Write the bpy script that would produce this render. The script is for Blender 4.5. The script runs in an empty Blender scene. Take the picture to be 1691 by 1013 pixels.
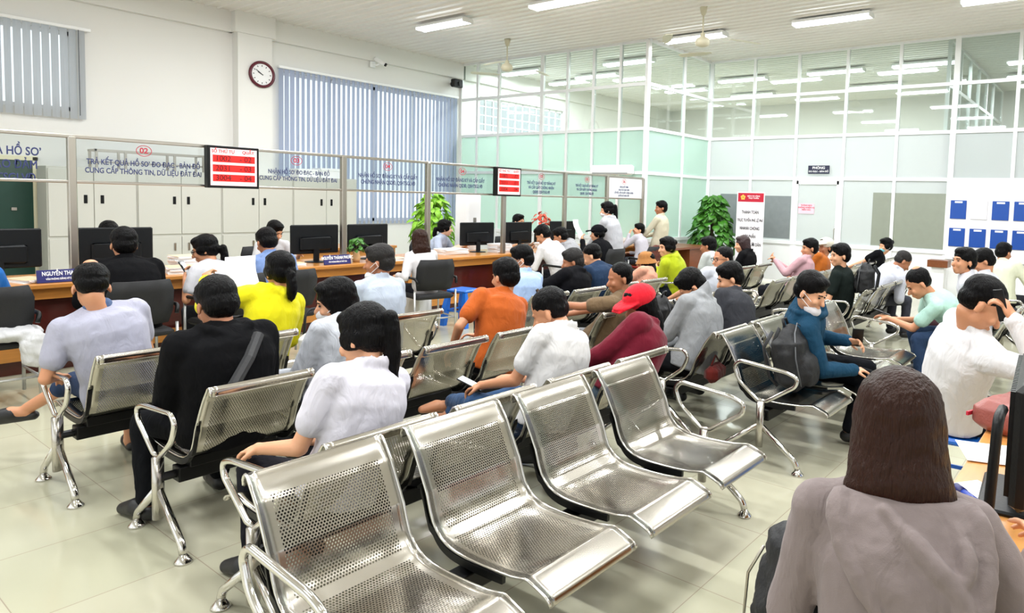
import bpy, math, random
from mathutils import Vector, Matrix, Euler
random.seed(7)
S = bpy.context.scene
COL = S.collection
V = Vector
R = math.radians
# ------------------------------------------------------------------ camera
FPX, CXP, CYP, W, HH = 1141.2, 998.5, 407.5, 1691.0, 1013.0
yaw, pit, rol = 0.6408, -0.0692, 0.0292
fw = V((math.cos(yaw)*math.cos(pit), math.sin(yaw)*math.cos(pit), math.sin(pit)))
r0 = V((math.sin(yaw), -math.cos(yaw), 0)); u0 = r0.cross(fw)
rr = r0*math.cos(rol)+u0*math.sin(rol); uu = u0*math.cos(rol)-r0*math.sin(rol)
cd = bpy.data.cameras.new('camera'); cam = bpy.data.objects.new('camera', cd); COL.objects.link(cam)
cam.matrix_world = Matrix(((rr.x, uu.x, -fw.x, 0), (rr.y, uu.y, -fw.y, 0), (rr.z, uu.z, -fw.z, 1.6), (0, 0, 0, 1)))
cd.sensor_width = 36; cd.lens = 36*FPX/W; cd.shift_x = (W/2-CXP)/W; cd.shift_y = (CYP-HH/2)/W
cd.clip_start = 0.05; S.camera = cam
# ------------------------------------------------------------------ world / exposure
wd = bpy.data.worlds.new('world'); S.world = wd; wd.use_nodes = True
bg = wd.node_tree.nodes['Background']; bg.inputs[0].default_value = (0.93, 0.97, 1.0, 1); bg.inputs[1].default_value = 1.6
S.view_settings.view_transform = 'Standard'; S.view_settings.look = 'None'
S.view_settings.exposure = -0.05; S.view_settings.gamma = 1
try: S.view_settings.use_curve_mapping = False
except Exception: pass
S.cycles.max_bounces = 8; S.cycles.transparent_max_bounces = 16; S.cycles.diffuse_bounces = 4; S.cycles.glossy_bounces = 4
S.cycles.sample_clamp_indirect = 6; S.cycles.caustics_reflective = False; S.cycles.caustics_refractive = False
S.cycles.use_denoising = True
LAMP_W = 38.0
# ------------------------------------------------------------------ materials
MATS = {}
def srgb(c):
    if isinstance(c, str):
        c = c.lstrip('#'); c = [int(c[i:i+2], 16)/255 for i in (0, 2, 4)]
    return tuple(((x/12.92) if x <= .04045 else ((x+.055)/1.055)**2.4) for x in c)+(1,)
def mat(key, col='#808080', rough=.5, metal=0, bump=0, bscale=60, spec=.5, var=0, emit=None, estr=1, kind=None, coat=0):
    if key in MATS: return MATS[key]
    m = bpy.data.materials.new(key); m.use_nodes = True; nt = m.node_tree; N = nt.nodes; L = nt.links
    b = N['Principled BSDF']; c = srgb(col)
    b.inputs['Base Color'].default_value = c; b.inputs['Roughness'].default_value = rough
    b.inputs['Metallic'].default_value = metal; b.inputs['Specular IOR Level'].default_value = spec
    b.inputs['Coat Weight'].default_value = coat
    tc = N.new('ShaderNodeTexCoord')
    nz = N.new('ShaderNodeTexNoise'); nz.inputs['Scale'].default_value = bscale; nz.inputs['Detail'].default_value = 3
    L.new(tc.outputs['Object'], nz.inputs['Vector'])
    if kind == 'cloth':
        nz.inputs['Distortion'].default_value = .7; nz.inputs['Scale'].default_value = bscale
        mp = N.new('ShaderNodeMapping'); mp.inputs['Scale'].default_value = (1, 1, .45); mp.inputs['Rotation'].default_value = (.5, .7, 0); L.new(tc.outputs['Object'], mp.inputs[0]); L.new(mp.outputs[0], nz.inputs['Vector'])
        n2 = N.new('ShaderNodeTexNoise'); n2.inputs['Scale'].default_value = 420; L.new(tc.outputs['Object'], n2.inputs['Vector'])
        ad = N.new('ShaderNodeMath'); ad.operation = 'MULTIPLY_ADD'; ad.inputs[1].default_value = .04
        L.new(n2.outputs[0], ad.inputs[0]); L.new(nz.outputs[0], ad.inputs[2])
        bp = N.new('ShaderNodeBump'); bp.inputs['Strength'].default_value = bump; bp.inputs['Distance'].default_value = .045
        L.new(ad.outputs[0], bp.inputs['Height']); L.new(bp.outputs[0], b.inputs['Normal'])
        b.inputs['Sheen Weight'].default_value = .1 if max(c[:3]) > .1 else 0; b.inputs['Specular IOR Level'].default_value = .2 if max(c[:3]) > .03 else .08
    elif kind == 'hair':
        mp = N.new('ShaderNodeMapping'); mp.inputs['Scale'].default_value = (1, 1, .08); L.new(tc.outputs['Object'], mp.inputs['Vector'])
        L.new(mp.outputs[0], nz.inputs['Vector']); nz.inputs['Scale'].default_value = 150
        bp = N.new('ShaderNodeBump'); bp.inputs['Strength'].default_value = .8; bp.inputs['Distance'].default_value = .012
        L.new(nz.outputs[0], bp.inputs['Height']); L.new(bp.outputs[0], b.inputs['Normal'])
        b.inputs['Anisotropic'].default_value = .4
    elif kind == 'wood':
        mp = N.new('ShaderNodeMapping'); mp.inputs['Scale'].default_value = (.6, 6, 6); L.new(tc.outputs['Object'], mp.inputs['Vector'])
        L.new(mp.outputs[0], nz.inputs['Vector']); nz.inputs['Scale'].default_value = 4; nz.inputs['Distortion'].default_value = 1.5
        cr = N.new('ShaderNodeValToRGB'); cr.color_ramp.elements[0].color = tuple(x*.72 for x in c[:3])+(1,); cr.color_ramp.elements[1].color = tuple(min(1, x*1.2) for x in c[:3])+(1,)
        L.new(nz.outputs[0], cr.inputs[0]); L.new(cr.outputs[0], b.inputs['Base Color'])
    elif bump:
        bp = N.new('ShaderNodeBump'); bp.inputs['Strength'].default_value = bump; bp.inputs['Distance'].default_value = .01
        L.new(nz.outputs[0], bp.inputs['Height']); L.new(bp.outputs[0], b.inputs['Normal'])
    if var and kind != 'wood':
        cr = N.new('ShaderNodeValToRGB'); cr.color_ramp.elements[0].color = tuple(x*(1-var) for x in c[:3])+(1,); cr.color_ramp.elements[1].color = tuple(min(1, x*(1+var)) for x in c[:3])+(1,)
        nv = N.new('ShaderNodeTexNoise'); nv.inputs['Scale'].default_value = 9; L.new(tc.outputs['Object'], nv.inputs['Vector'])
        L.new(nv.outputs[0], cr.inputs[0]); L.new(cr.outputs[0], b.inputs['Base Color'])
    if emit:
        b.inputs['Emission Color'].default_value = srgb(emit); b.inputs['Emission Strength'].default_value = estr
    MATS[key] = m
    return m
def cloth(col, bump=.45, sc=14):
    h = [int(col[i:i+2], 16) for i in (1, 3, 5)]
    if min(h) > 185: col = '#%02X%02X%02X' % tuple(int(v*.9) for v in h)
    return mat('cloth_'+col+str(bump), col, .85, 0, bump, sc, .2, kind='cloth')
def glass_mat(key, tint, refl=.06, opaque=0, trans=0):
    if key in MATS: return MATS[key]
    m = bpy.data.materials.new(key); m.use_nodes = True; nt = m.node_tree; N = nt.nodes; L = nt.links
    N.remove(N['Principled BSDF']); out = N['Material Output']
    tr = N.new('ShaderNodeBsdfTransparent'); tr.inputs[0].default_value = srgb(tint)
    gl = N.new('ShaderNodeBsdfGlossy'); gl.inputs['Roughness'].default_value = .02
    lw = N.new('ShaderNodeLayerWeight'); lw.inputs[0].default_value = .5; fr = N.new('ShaderNodeMath'); fr.operation = 'POWER'; fr.inputs[1].default_value = 5; L.new(lw.outputs['Facing'], fr.inputs[0])
    ml = N.new('ShaderNodeMath'); ml.operation = 'MULTIPLY_ADD'; ml.inputs[1].default_value = .9; ml.inputs[2].default_value = refl; L.new(fr.outputs[0], ml.inputs[0])
    mx = N.new('ShaderNodeMixShader'); L.new(ml.outputs[0], mx.inputs[0]); L.new(tr.outputs[0], mx.inputs[1]); L.new(gl.outputs[0], mx.inputs[2])
    last = mx
    if opaque:
        df = N.new('ShaderNodeBsdfDiffuse'); df.inputs[0].default_value = srgb(tint)
        tl = N.new('ShaderNodeBsdfTranslucent'); tl.inputs[0].default_value = srgb(tint)
        m2 = N.new('ShaderNodeMixShader'); m2.inputs[0].default_value = trans; L.new(df.outputs[0], m2.inputs[1]); L.new(tl.outputs[0], m2.inputs[2])
        m3 = N.new('ShaderNodeMixShader'); m3.inputs[0].default_value = opaque; L.new(mx.outputs[0], m3.inputs[1]); L.new(m2.outputs[0], m3.inputs[2])
        last = m3
    L.new(last.outputs[0], out.inputs[0]); MATS[key] = m
    return m
WHITE = mat('white_paint', '#ECEBE8', .6, bump=.05, bscale=30)
WALLM = mat('wall_paint', '#E9E8E4', .8, bump=.04, bscale=25)
FRAME = mat('white_aluminium', '#F4F5F5', .35, bump=.01)
CEIL = mat('ceiling_metal', '#ECE9E4', .28, bump=.03, bscale=3)
CHROME = mat('chrome', '#DAD8D4', .1, 1, bump=.01)
CHROMED = mat('chrome_brushed', '#C9C5BE', .22, 1, bump=.02, bscale=200)
BLACKM = mat('black_steel', '#060607', .4, spec=.3, bump=.02)
RUB = mat('rubber', '#1A1A1A', .6, bump=.02)
WOOD = mat('honey_wood', '#C0803A', .3, kind='wood', coat=.3)
WOODO = mat('orange_wood', '#D59552', .28, kind='wood', coat=.4)
WOODD = mat('dark_red_wood', '#4A120C', .3, kind='wood', coat=.3)
WOODB = mat('brown_wood', '#7A4422', .35, kind='wood')
STEEL = mat('satin_steel', '#B8B2A8', .3, 1, bump=.02, bscale=120)
PLB = mat('black_plastic', '#08090A', .38, spec=.3, bump=.06, bscale=150)
SCRB = mat('monitor_back', '#0D1013', .45, spec=.25, bump=.04, bscale=90)
CAB = mat('cabinet_grey', '#C9C8BF', .45, bump=.03, bscale=20)
PAPER = mat('paper', '#F5F5F6', .8, bump=.03, bscale=40)
BLUEP = mat('blue_plastic', '#1766C9', .35, bump=.02)
CLEAR = glass_mat('clear_glass', '#F1F6F4', .09)
CLEARW = glass_mat('screen_glass', '#F3F6F6', .03)
FROST = glass_mat('frosted_glass', '#DDE1E1', .03, .72, .4)
FROSTG = glass_mat('frosted_green_glass', '#D3E5DE', .03, .62, .4)
GREYF = mat('grey_film', '#8E9486', .35, bump=.05, bscale=300, var=.06)
NAVY = mat('navy_plate', '#1E1F63', .35, bump=.02)
INK = mat('blue_ink', '#2E3768', .5, bump=.01)
INKR = mat('red_ink', '#C0203A', .5, bump=.01)
INKB = mat('black_ink', '#1A1A20', .5, bump=.01)
SKIN = {}
def skin(t):
    c = {'a': '#D9A07C', 'b': '#C58A66', 'c': '#A96F4E', 'd': '#E8BFA3'}[t]
    m = mat('skin_'+t, c, .5, bump=.08, bscale=80, var=.05)
    b = m.node_tree.nodes['Principled BSDF']; b.inputs['Subsurface Weight'].default_value = .08; b.inputs['Subsurface Radius'].default_value = (.02, .008, .004)
    return m
HAIRB = mat('hair_black', '#060506', .36, spec=.12, kind='hair')
HAIRG = mat('hair_grey', '#2A2827', .5, spec=.15, kind='hair')
HAIRBR = mat('hair_brown', '#2C160D', .32, spec=.18, kind='hair')
HAIRR = mat('hair_auburn', '#2B1214', .4, kind='hair')
# floor
def floor_mat():
    m = bpy.data.materials.new('floor_tile'); m.use_nodes = True; nt = m.node_tree; N = nt.nodes; L = nt.links; b = N['Principled BSDF']
    tc = N.new('ShaderNodeTexCoord'); mp = N.new('ShaderNodeMapping'); mp.inputs['Location'].default_value = (-1.28+.6*20, -1.3+.6*20, 0)
    L.new(tc.outputs['Object'], mp.inputs[0])
    br = N.new('ShaderNodeTexBrick'); br.offset = 0; br.squash = 1; br.inputs['Scale'].default_value = 1; br.inputs['Brick Width'].default_value = .6; br.inputs['Row Height'].default_value = .6
    br.inputs['Mortar Size'].default_value = .0022; br.inputs['Mortar Smooth'].default_value = .2
    br.inputs['Color1'].default_value = srgb('#B9B5A0'); br.inputs['Color2'].default_value = srgb('#B4B29B'); br.inputs['Mortar'].default_value = srgb('#9C9280')
    L.new(mp.outputs[0], br.inputs[0])
    nz = N.new('ShaderNodeTexNoise'); nz.inputs['Scale'].default_value = 2.2; nz.inputs['Detail'].default_value = 5; L.new(tc.outputs['Object'], nz.inputs[0])
    mx = N.new('ShaderNodeMix'); mx.data_type = 'RGBA'; mx.blend_type = 'MULTIPLY'; mx.inputs[0].default_value = .25
    cr = N.new('ShaderNodeValToRGB'); cr.color_ramp.elements[0].color = (.75, .78, .68, 1); cr.color_ramp.elements[1].color = (1, .98, .95, 1); L.new(nz.outputs[0], cr.inputs[0])
    L.new(br.outputs[0], mx.inputs[6]); L.new(cr.outputs[0], mx.inputs[7]); L.new(mx.outputs[2], b.inputs['Base Color'])
    b.inputs['Roughness'].default_value = .13; b.inputs['Specular IOR Level'].default_value = .55
    return m
def perf_mat(key, a, rad, lim):
    """brushed stainless sheet, punched with a staggered grid of round holes (UV in metres)"""
    m = bpy.data.materials.new(key); m.use_nodes = True; nt = m.node_tree; N = nt.nodes; L = nt.links; b = N['Principled BSDF']
    b.inputs['Base Color'].default_value = srgb('#BDB8AE'); b.inputs['Metallic'].default_value = 1; b.inputs['Roughness'].default_value = .2
    uv = N.new('ShaderNodeUVMap')
    def math_(op, x, y=None, z=None):
        n = N.new('ShaderNodeMath'); n.operation = op
        for i, v in enumerate((x, y, z)):
            if v is None: continue
            if isinstance(v, (int, float)): n.inputs[i].default_value = v
            else: L.new(v, n.inputs[i])
        return n.outputs[0]
    sp = N.new('ShaderNodeSeparateXYZ'); L.new(uv.outputs[0], sp.inputs[0]); U, Vv = sp.outputs[0], sp.outputs[1]
    h = a*1.732; ds = []
    for o in (0, .5):
        fx = math_('FRACT', math_('ADD', math_('DIVIDE', U, a), o)); fy = math_('FRACT', math_('ADD', math_('DIVIDE', Vv, h), o))
        dx = math_('MULTIPLY', math_('SUBTRACT', fx, .5), a); dy = math_('MULTIPLY', math_('SUBTRACT', fy, .5), h)
        ds.append(math_('SQRT', math_('ADD', math_('MULTIPLY', dx, dx), math_('MULTIPLY', dy, dy))))
    hole = math_('LESS_THAN', math_('MINIMUM', ds[0], ds[1]), rad)
    inu = math_('LESS_THAN', math_('ABSOLUTE', U), .185)
    tot = None
    for lo, hi in lim:
        q = math_('MULTIPLY', math_('GREATER_THAN', Vv, lo), math_('LESS_THAN', Vv, hi))
        tot = q if tot is None else math_('ADD', tot, q)
    hole = math_('MULTIPLY', math_('MULTIPLY', hole, inu), tot)
    L.new(math_('SUBTRACT', 1, hole), b.inputs['Alpha'])
    nz = N.new('ShaderNodeTexNoise'); nz.inputs['Scale'].default_value = 5; tc = N.new('ShaderNodeTexCoord'); L.new(tc.outputs['Object'], nz.inputs[0])
    bp = N.new('ShaderNodeBump'); bp.inputs['Strength'].default_value = .06; L.new(nz.outputs[0], bp.inputs['Height']); L.new(bp.outputs[0], b.inputs['Normal'])
    return m
# ------------------------------------------------------------------ geometry helpers
class G:
    def __init__(s): s.v = []; s.f = []; s.uv = None
    def add(s, vs, fs):
        n = len(s.v); s.v += [tuple(v) for v in vs]; s.f += [tuple(i+n for i in f) for f in fs]; return s
    def box(s, x0, x1, y0, y1, z0, z1, M=None):
        vs = [V((x, y, z)) for z in (z0, z1) for y in (y0, y1) for x in (x0, x1)]
        if M is not None: vs = [M @ v for v in vs]
        return s.add(vs, [(0, 2, 3, 1), (4, 5, 7, 6), (0, 1, 5, 4), (2, 6, 7, 3), (0, 4, 6, 2), (1, 3, 7, 5)])
    def rbox(s, x0, x1, y0, y1, z0, z1, r=.01, M=None):
        """box with chamfered edges all round"""
        r = min(r, (x1-x0)/2.01, (y1-y0)/2.01, (z1-z0)/2.01)
        rings = []
        for z, k in ((z0, r), (z0+r, 0), (z1-r, 0), (z1, r)):
            a = []
            for x, y, sx, sy in ((x0, y0, 1, 1), (x1, y0, -1, 1), (x1, y1, -1, -1), (x0, y1, 1, -1)):
                p, q = V((x+sx*(r+k), y+sy*k, z)), V((x+sx*k, y+sy*(r+k), z))
                if (sx, sy) in ((1, 1), (-1, -1)): a += [q, p]
                else: a += [p, q]
            rings.append(a)
        if M is not None: rings = [[M @ v for v in a] for a in rings]
        return s.rings(rings)
    def rings(s, rs, cap=True, closed=False):
        n = len(rs[0]); vs = [v for r in rs for v in r]; fs = []
        m = len(rs)
        for i in range(m if closed else m-1):
            j = (i+1) % m
            for k in range(n): fs.append((i*n+k, i*n+(k+1) % n, j*n+(k+1) % n, j*n+k))
        if cap and not closed: fs += [tuple(range(n-1, -1, -1)), tuple((m-1)*n+k for k in range(n))]
        return s.add(vs, fs)
    def cyl(s, p, q, r, r2=None, n=16):
        p, q = V(p), V(q); r2 = r if r2 is None else r2
        z = (q-p).normalized(); x = z.orthogonal().normalized(); y = z.cross(x)
        return s.rings([[c+(x*math.cos(t)+y*math.sin(t))*rad for t in [2*math.pi*k/n for k in range(n)]] for c, rad in ((p, r), (q, r2))])
    def tube(s, pts, r, n=8, closed=False, ry=None):
        pts = [V(p) for p in pts]; m = len(pts); rs = []; x = None
        for i, p in enumerate(pts):
            a = pts[(i-1) % m] if (closed or i > 0) else p; b = pts[(i+1) % m] if (closed or i < m-1) else p
            t = (b-a).normalized()
            x = t.orthogonal().normalized() if x is None else (x-t*x.dot(t)).normalized()
            y = t.cross(x); rad = r[i] if isinstance(r, (list, tuple)) else r
            rs.append([p+(x*math.cos(2*math.pi*k/n)*rad+y*math.sin(2*math.pi*k/n)*(ry or rad)) for k in range(n)])
        return s.rings(rs, closed=closed)
    def lathe(s, c, prof, n=24):
        c = V(c); return s.rings([[c+V((r*math.cos(2*math.pi*k/n), r*math.sin(2*math.pi*k/n), z)) for k in range(n)] for r, z in prof])
    def ell(s, c, rad, M=None, n=14, m=9):
        c = V(c); rs = []
        for i in range(m+1):
            t = math.pi*(i+.02 if i == 0 else (i-.02 if i == m else i))/m
            ring = [V((rad[0]*math.sin(t)*math.cos(2*math.pi*k/n), rad[1]*math.sin(t)*math.sin(2*math.pi*k/n), -rad[2]*math.cos(t))) for k in range(n)]
            rs.append([c+(M @ v if M is not None else v) for v in ring])
        return s.rings(rs)
    def cap(s, p, q, r1, r2, n=12, fx=1, ax=None):
        """tapered capsule"""
        p, q = V(p), V(q); d = q-p
        if d.length < 1e-5: return s.ell(p, (r1, r1, r1))
        z = d.normalized(); x = (ax-z*ax.dot(z)).normalized() if ax is not None else z.orthogonal().normalized(); y = z.cross(x); rs = []
        for a in (-85, -60, -30, 0): rs.append((p+z*r1*math.sin(R(a)), r1*math.cos(R(a))))
        for a in (0, 30, 60, 85): rs.append((q+z*r2*math.sin(R(a)), r2*math.cos(R(a))))
        return s.rings([[c+x*math.cos(2*math.pi*k/n)*rad*fx+y*math.sin(2*math.pi*k/n)*rad for k in range(n)] for c, rad in rs])
    def build(s, name, m=None, parent=None, smooth=False, uv=None):
        me = bpy.data.meshes.new(name); me.from_pydata(s.v, [], s.f)
        if m is not None: me.materials.append(m)
        if uv:
            l = me.uv_layers.new(name='UVMap')
            for lp in me.loops: l.data[lp.index].uv = uv[lp.vertex_index]
        if smooth: me.polygons.foreach_set('use_smooth', [True]*len(me.polygons))
        me.update(); o = bpy.data.objects.new(name, me); COL.objects.link(o)
        if parent is not None: o.parent = parent
        return o
def arc(pts, r, n=4, closed=False):
    """round the corners of a polyline"""
    pts = [V(p) for p in pts]; m = len(pts); out = []
    for i, p in enumerate(pts):
        if not closed and i in (0, m-1): out.append(p); continue
        a, b = pts[(i-1) % m], pts[(i+1) % m]; da, db = (a-p), (b-p); k = min(r, da.length*.45, db.length*.45)
        A, B = p+da.normalized()*k, p+db.normalized()*k
        for j in range(n+1):
            t = j/n; out.append(A*(1-t)**2+p*2*t*(1-t)+B*t*t)
    return out
DEFER = []
def organic(g, name, m, parent, vox, smooth=4, disp=0, dscale=.1, fac=.5):
    o = g.build(name, m, parent)
    md = o.modifiers.new('r', 'REMESH'); md.mode = 'VOXEL'; md.voxel_size = vox; md.use_smooth_shade = True
    if smooth: sm = o.modifiers.new('s', 'SMOOTH'); sm.iterations = smooth; sm.factor = fac
    if disp:
        key = 'cl%.3f' % dscale; t = bpy.data.textures.get(key)
        if t is None: t = bpy.data.textures.new(key, 'CLOUDS'); t.noise_scale = dscale; t.noise_depth = 2
        d = o.modifiers.new('d', 'DISPLACE'); d.texture = t; d.strength = disp; d.mid_level = .5; d.texture_coords = 'GLOBAL'
    DEFER.append(o); return o
def bevel(o, w=.004, seg=2):
    b = o.modifiers.new('b', 'BEVEL'); b.width = w; b.segments = seg; b.limit_method = 'ANGLE'; return o
def empty(name, loc=(0, 0, 0), rz=0, label=None, cat=None, group=None, kind=None):
    o = bpy.data.objects.new(name, None); o.empty_display_size = .1; COL.objects.link(o); o.location = loc; o.rotation_euler = (0, 0, R(rz))
    return tag(o, label, cat, group, kind)
def tag(o, label=None, cat=None, group=None, kind=None):
    if label: o['label'] = label
    if cat: o['category'] = cat
    if group: o['group'] = group
    if kind: o['kind'] = kind
    return o
def copy_tree(o, loc, rz=0, label=None, parent=None):
    c = o.copy(); COL.objects.link(c)
    if parent is None: c.location = loc; c.rotation_euler = (0, 0, R(rz)); c['label'] = label
    else: c.parent = parent; c.matrix_parent_inverse = o.matrix_parent_inverse
    for ch in o.children: copy_tree(ch, None, 0, None, c)
    return c
def text(body, size, M, m, parent, align='CENTER', depth=.0008, name='lettering', bold=0):
    cu = bpy.data.curves.new('t', 'FONT'); cu.body = body; cu.size = size; cu.align_x = align; cu.align_y = 'CENTER'; cu.extrude = depth; cu.space_line = 1.15; cu.bevel_depth = size*.022; cu.bevel_resolution = 0
    cu.resolution_u = 3
    o = bpy.data.objects.new('t', cu); COL.objects.link(o)
    TXT.append((o, M, m, parent, name)); return o
TXT = []
# frames for flat lettering: facing -y (towards the hall) and facing -x
def MY(x, y, z): return Matrix.Translation((x, y, z)) @ Matrix.Rotation(R(90), 4, 'X')
def MX(x, y, z): return Matrix.Translation((x, y, z)) @ Matrix.Rotation(R(-90), 4, 'Z') @ Matrix.Rotation(R(90), 4, 'X')
# ------------------------------------------------------------------ room shell
ZC = 4.6; YW = 12.4
fl = G().box(-3.2, 20, -5.2, YW+.2, -.12, 0).build('floor', floor_mat()); tag(fl, kind='structure')
g = G(); k = 0; x = -3.2; prof = []
while x < 20:
    prof += [(x, 0), (x+.13, 0), (x+.145, -.022), (x+.175, -.022)]; x += .19
top = [V((x, y, ZC+z)) for y in (-5.2, YW) for x, z in prof]; n = len(prof)
g.add(top, [(i, i+1, n+i+1, n+i) for i in range(n-1)]); g.box(-3.2, 20, -5.2, YW, ZC+.02, ZC+.1)
tag(g.build('ceiling', CEIL), kind='structure')
def wallbox(name, holes, x0, x1, y0, y1, z0, z1):
    g = G(); xs = sorted({x0, x1, *[h[0] for h in holes], *[h[1] for h in holes]})
    for a, b in zip(xs, xs[1:]):
        hz = sorted((h[2], h[3]) for h in holes if h[0] <= a and h[1] >= b); z = z0
        for u, w in hz:
            if u > z: g.box(a, b, y0, y1, z, u)
            z = w
        if z1 > z: g.box(a, b, y0, y1, z, z1)
    return tag(g.build(name, WALLM), kind='structure')
wallbox('wall_left', [(-1.6, 3.5, 2.65, 3.8), (6.65, 10.65, 1.0, 3.75), (11.5, 14.6, 3.1, 3.95)], -3.2, 20, YW, YW+.2, 0, ZC)
wallbox('wall_right_side', [(-1.5, 3, 1.0, 3.2), (6, 10, 1.0, 3.2)], -3.2, 20, -5.4, -5.2, 0, ZC)
g = G(); g.box(-3.4, -3.2, -5.2, YW, 0, .9).box(-3.4, -3.2, -5.2, YW, 3.4, ZC)
for a, b in ((-5.2, -4), (1.5, 3), (8, 9.5), (12, YW)): g.box(-3.4, -3.2, a, b, .9, 3.4)
tag(g.build('wall_back', WALLM), kind='structure')
tag(G().box(20, 20.2, -5.2, YW+.2, 0, ZC).build('wall_far', WALLM), kind='structure')
g = G(); g.box(-3.2, 5.76, 12.3, YW, 4.24, ZC); g.box(5.72, 6.42, 12.16, YW, 4.24, ZC); g.box(6.38, 10.9, 12.3, YW, 4.24, ZC); g.box(10.95, 20, 12.3, YW, 4.24, ZC)
tag(g.build('trim_1', WALLM), kind='structure')                         # beam along the wall head
tag(G().box(5.78, 6.37, 12.2, YW, 0, 4.25).build('wall_column', WALLM), kind='structure')
for n_, (a, b, c, d, grid) in enumerate([(-1.6, 3.5, 2.65, 3.8, 5), (6.65, 10.65, 1.0, 3.75, 4), (11.5, 14.6, 3.1, 3.95, 12)]):
    w = empty('window_%d' % (n_+1), kind='structure'); g = G(); t = .03
    for z in (c+t, d-t): g.box(a, b, YW+.08, YW+.13, z-t, z+t)
    for i in range(grid+1):
        x = a+(b-a)*i/grid; tt = t if n_ < 2 else .012; g.box(x-tt, x+tt, YW+.08, YW+.13, c, d)
    if n_ == 2:
        for i in range(1, 4): z = c+(d-c)*i/4; g.box(a, b, YW+.09, YW+.12, z-.01, z+.01)
    g.build('window_frame', FRAME, w); G().box(a, b, YW+.1, YW+.105, c, d).build('pane', CLEARW, w)
# glazed partitions
def partition(name, axis, c, ys, zs, thick, panes, low=.83, skip=()):
    """axis 'x': plane x=c, bays along y; axis 'y': plane y=c, bays along x"""
    root = empty(name, kind='structure'); g = G(); h = .03
    def bx(a, b, z0, z1, d, gg):
        if axis == 'x': gg.box(c-d, c+d, min(a, b), max(a, b), z0, z1)
        else: gg.box(min(a, b), max(a, b), c-d, c+d, z0, z1)
    for i, y in enumerate(ys): w = .045 if i in thick else .028; bx(y-w, y+w, 0, zs[-1], h, g)
    for z in zs: bx(ys[0], ys[-1], z-.03, z+.03, h-.002, g)
    bx(ys[0], ys[-1], low-.035, low+.035, h+.01, g)
    g.build('frame', FRAME, root)
    for i, (a, b) in enumerate(zip(ys, ys[1:])):
        lo, hi = min(a, b)+.03, max(a, b)-.03
        for j, (z0, z1) in enumerate(zip([low]+zs, zs)):
            if (i, j) in skip: continue
            q = G(); bx(lo, hi, z0+.03, z1-.03, .004, q)
            if name == 'wall_right': m = FROST if j < 2 else CLEAR
            else: m = FROSTG if j < 2 else CLEAR
            q.build('frosted_pane' if j < 2 else 'pane', m, root)
        if (i, 0) not in skip: q = G(); bx(lo, hi, .05, low-.03, .012, q); q.build('lower_panel', FRAME, root)
    return root
ZR = [2.11, 2.94, 3.77, 4.57]
P1 = partition('wall_middle', 'x', 10.92, [12.38, 11.84, 11.16, 9.88, 9.19, 8.52, 7.87, 7.25], ZR, (7, 3), None)
P1b = partition('wall_return', 'y', 7.25, [10.92, 12.25, 13.35], ZR, (0,), None)
P2 = partition('wall_right', 'x', 13.35, [7.2, 6.22, 5.28, 4.33, 3.38, 2.45, 1.51, .56, -.4, -1.35, -2.3, -3.25, -5.2], ZR, (5,), None, skip=((2, 0),))
P3 = partition('wall_back_room', 'y', 2.6, [13.45, 14.5, 15.5, 16.5, 17.5, 18.5, 19.9], ZR, (), None)
# grey film inside the frosted panes of the right partition
for a, b, z0, z1, lb in [(6.9, 6.25, .9, 1.78, 1), (6.19, 5.33, .9, 1.76, 1), (3.74, 3.41, .88, 1.86, 0), (3.35, 2.48, .88, 1.86, 0)]:
    G().box(13.338, 13.345, b, a, z0, z1).build('grey_film', mat('dark_grey_film', '#83898A', .35, bump=.05, bscale=300, var=.12) if lb else GREYF, P2)
d = empty('door_1', (13.35, 4.8, 0), kind='structure')
g = G(); w = .42
for y in (-w, w): g.box(-.035, .02, y-.04, y+.04, .02, 2.07)
for z in (.06, .83, 2.04): g.box(-.035, .02, -w, w, z-.04, z+.04)
g.build('door_frame', FRAME, d); G().box(-.012, -.004, -w+.03, w-.03, .86, 2.01).build('door_pane', FROST, d)
G().box(-.02, -.004, -w+.03, w-.03, .1, .8).build('door_panel', FRAME, d)
G().tube(arc([(-.03, -.38, 1.15), (-.075, -.38, 1.15), (-.075, -.38, .95), (-.03, -.38, .95)], .02), .008).build('door_handle', STEEL, d)
# green door in the left wall
d = empty('door_2', (2.45, 12.4, 0), kind='structure')
GREEN = mat('dark_green_paint', '#153F33', .45, bump=.03)
G().box(-.6, .55, -.06, 0, 0, 1.9).build('door_leaf', GREEN, d); G().box(-.62, -.56, -.08, 0, 0, 1.95).box(.55, .61, -.08, 0, 0, 1.95).box(-.62, .61, -.08, 0, 1.9, 1.96).build('door_frame', mat('cream_paint', '#E6DFC0', .6, bump=.02), d)
G().box(.3, .36, -.09, -.06, 1.2, 1.24).build('door_plate', STEEL, d)
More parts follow.
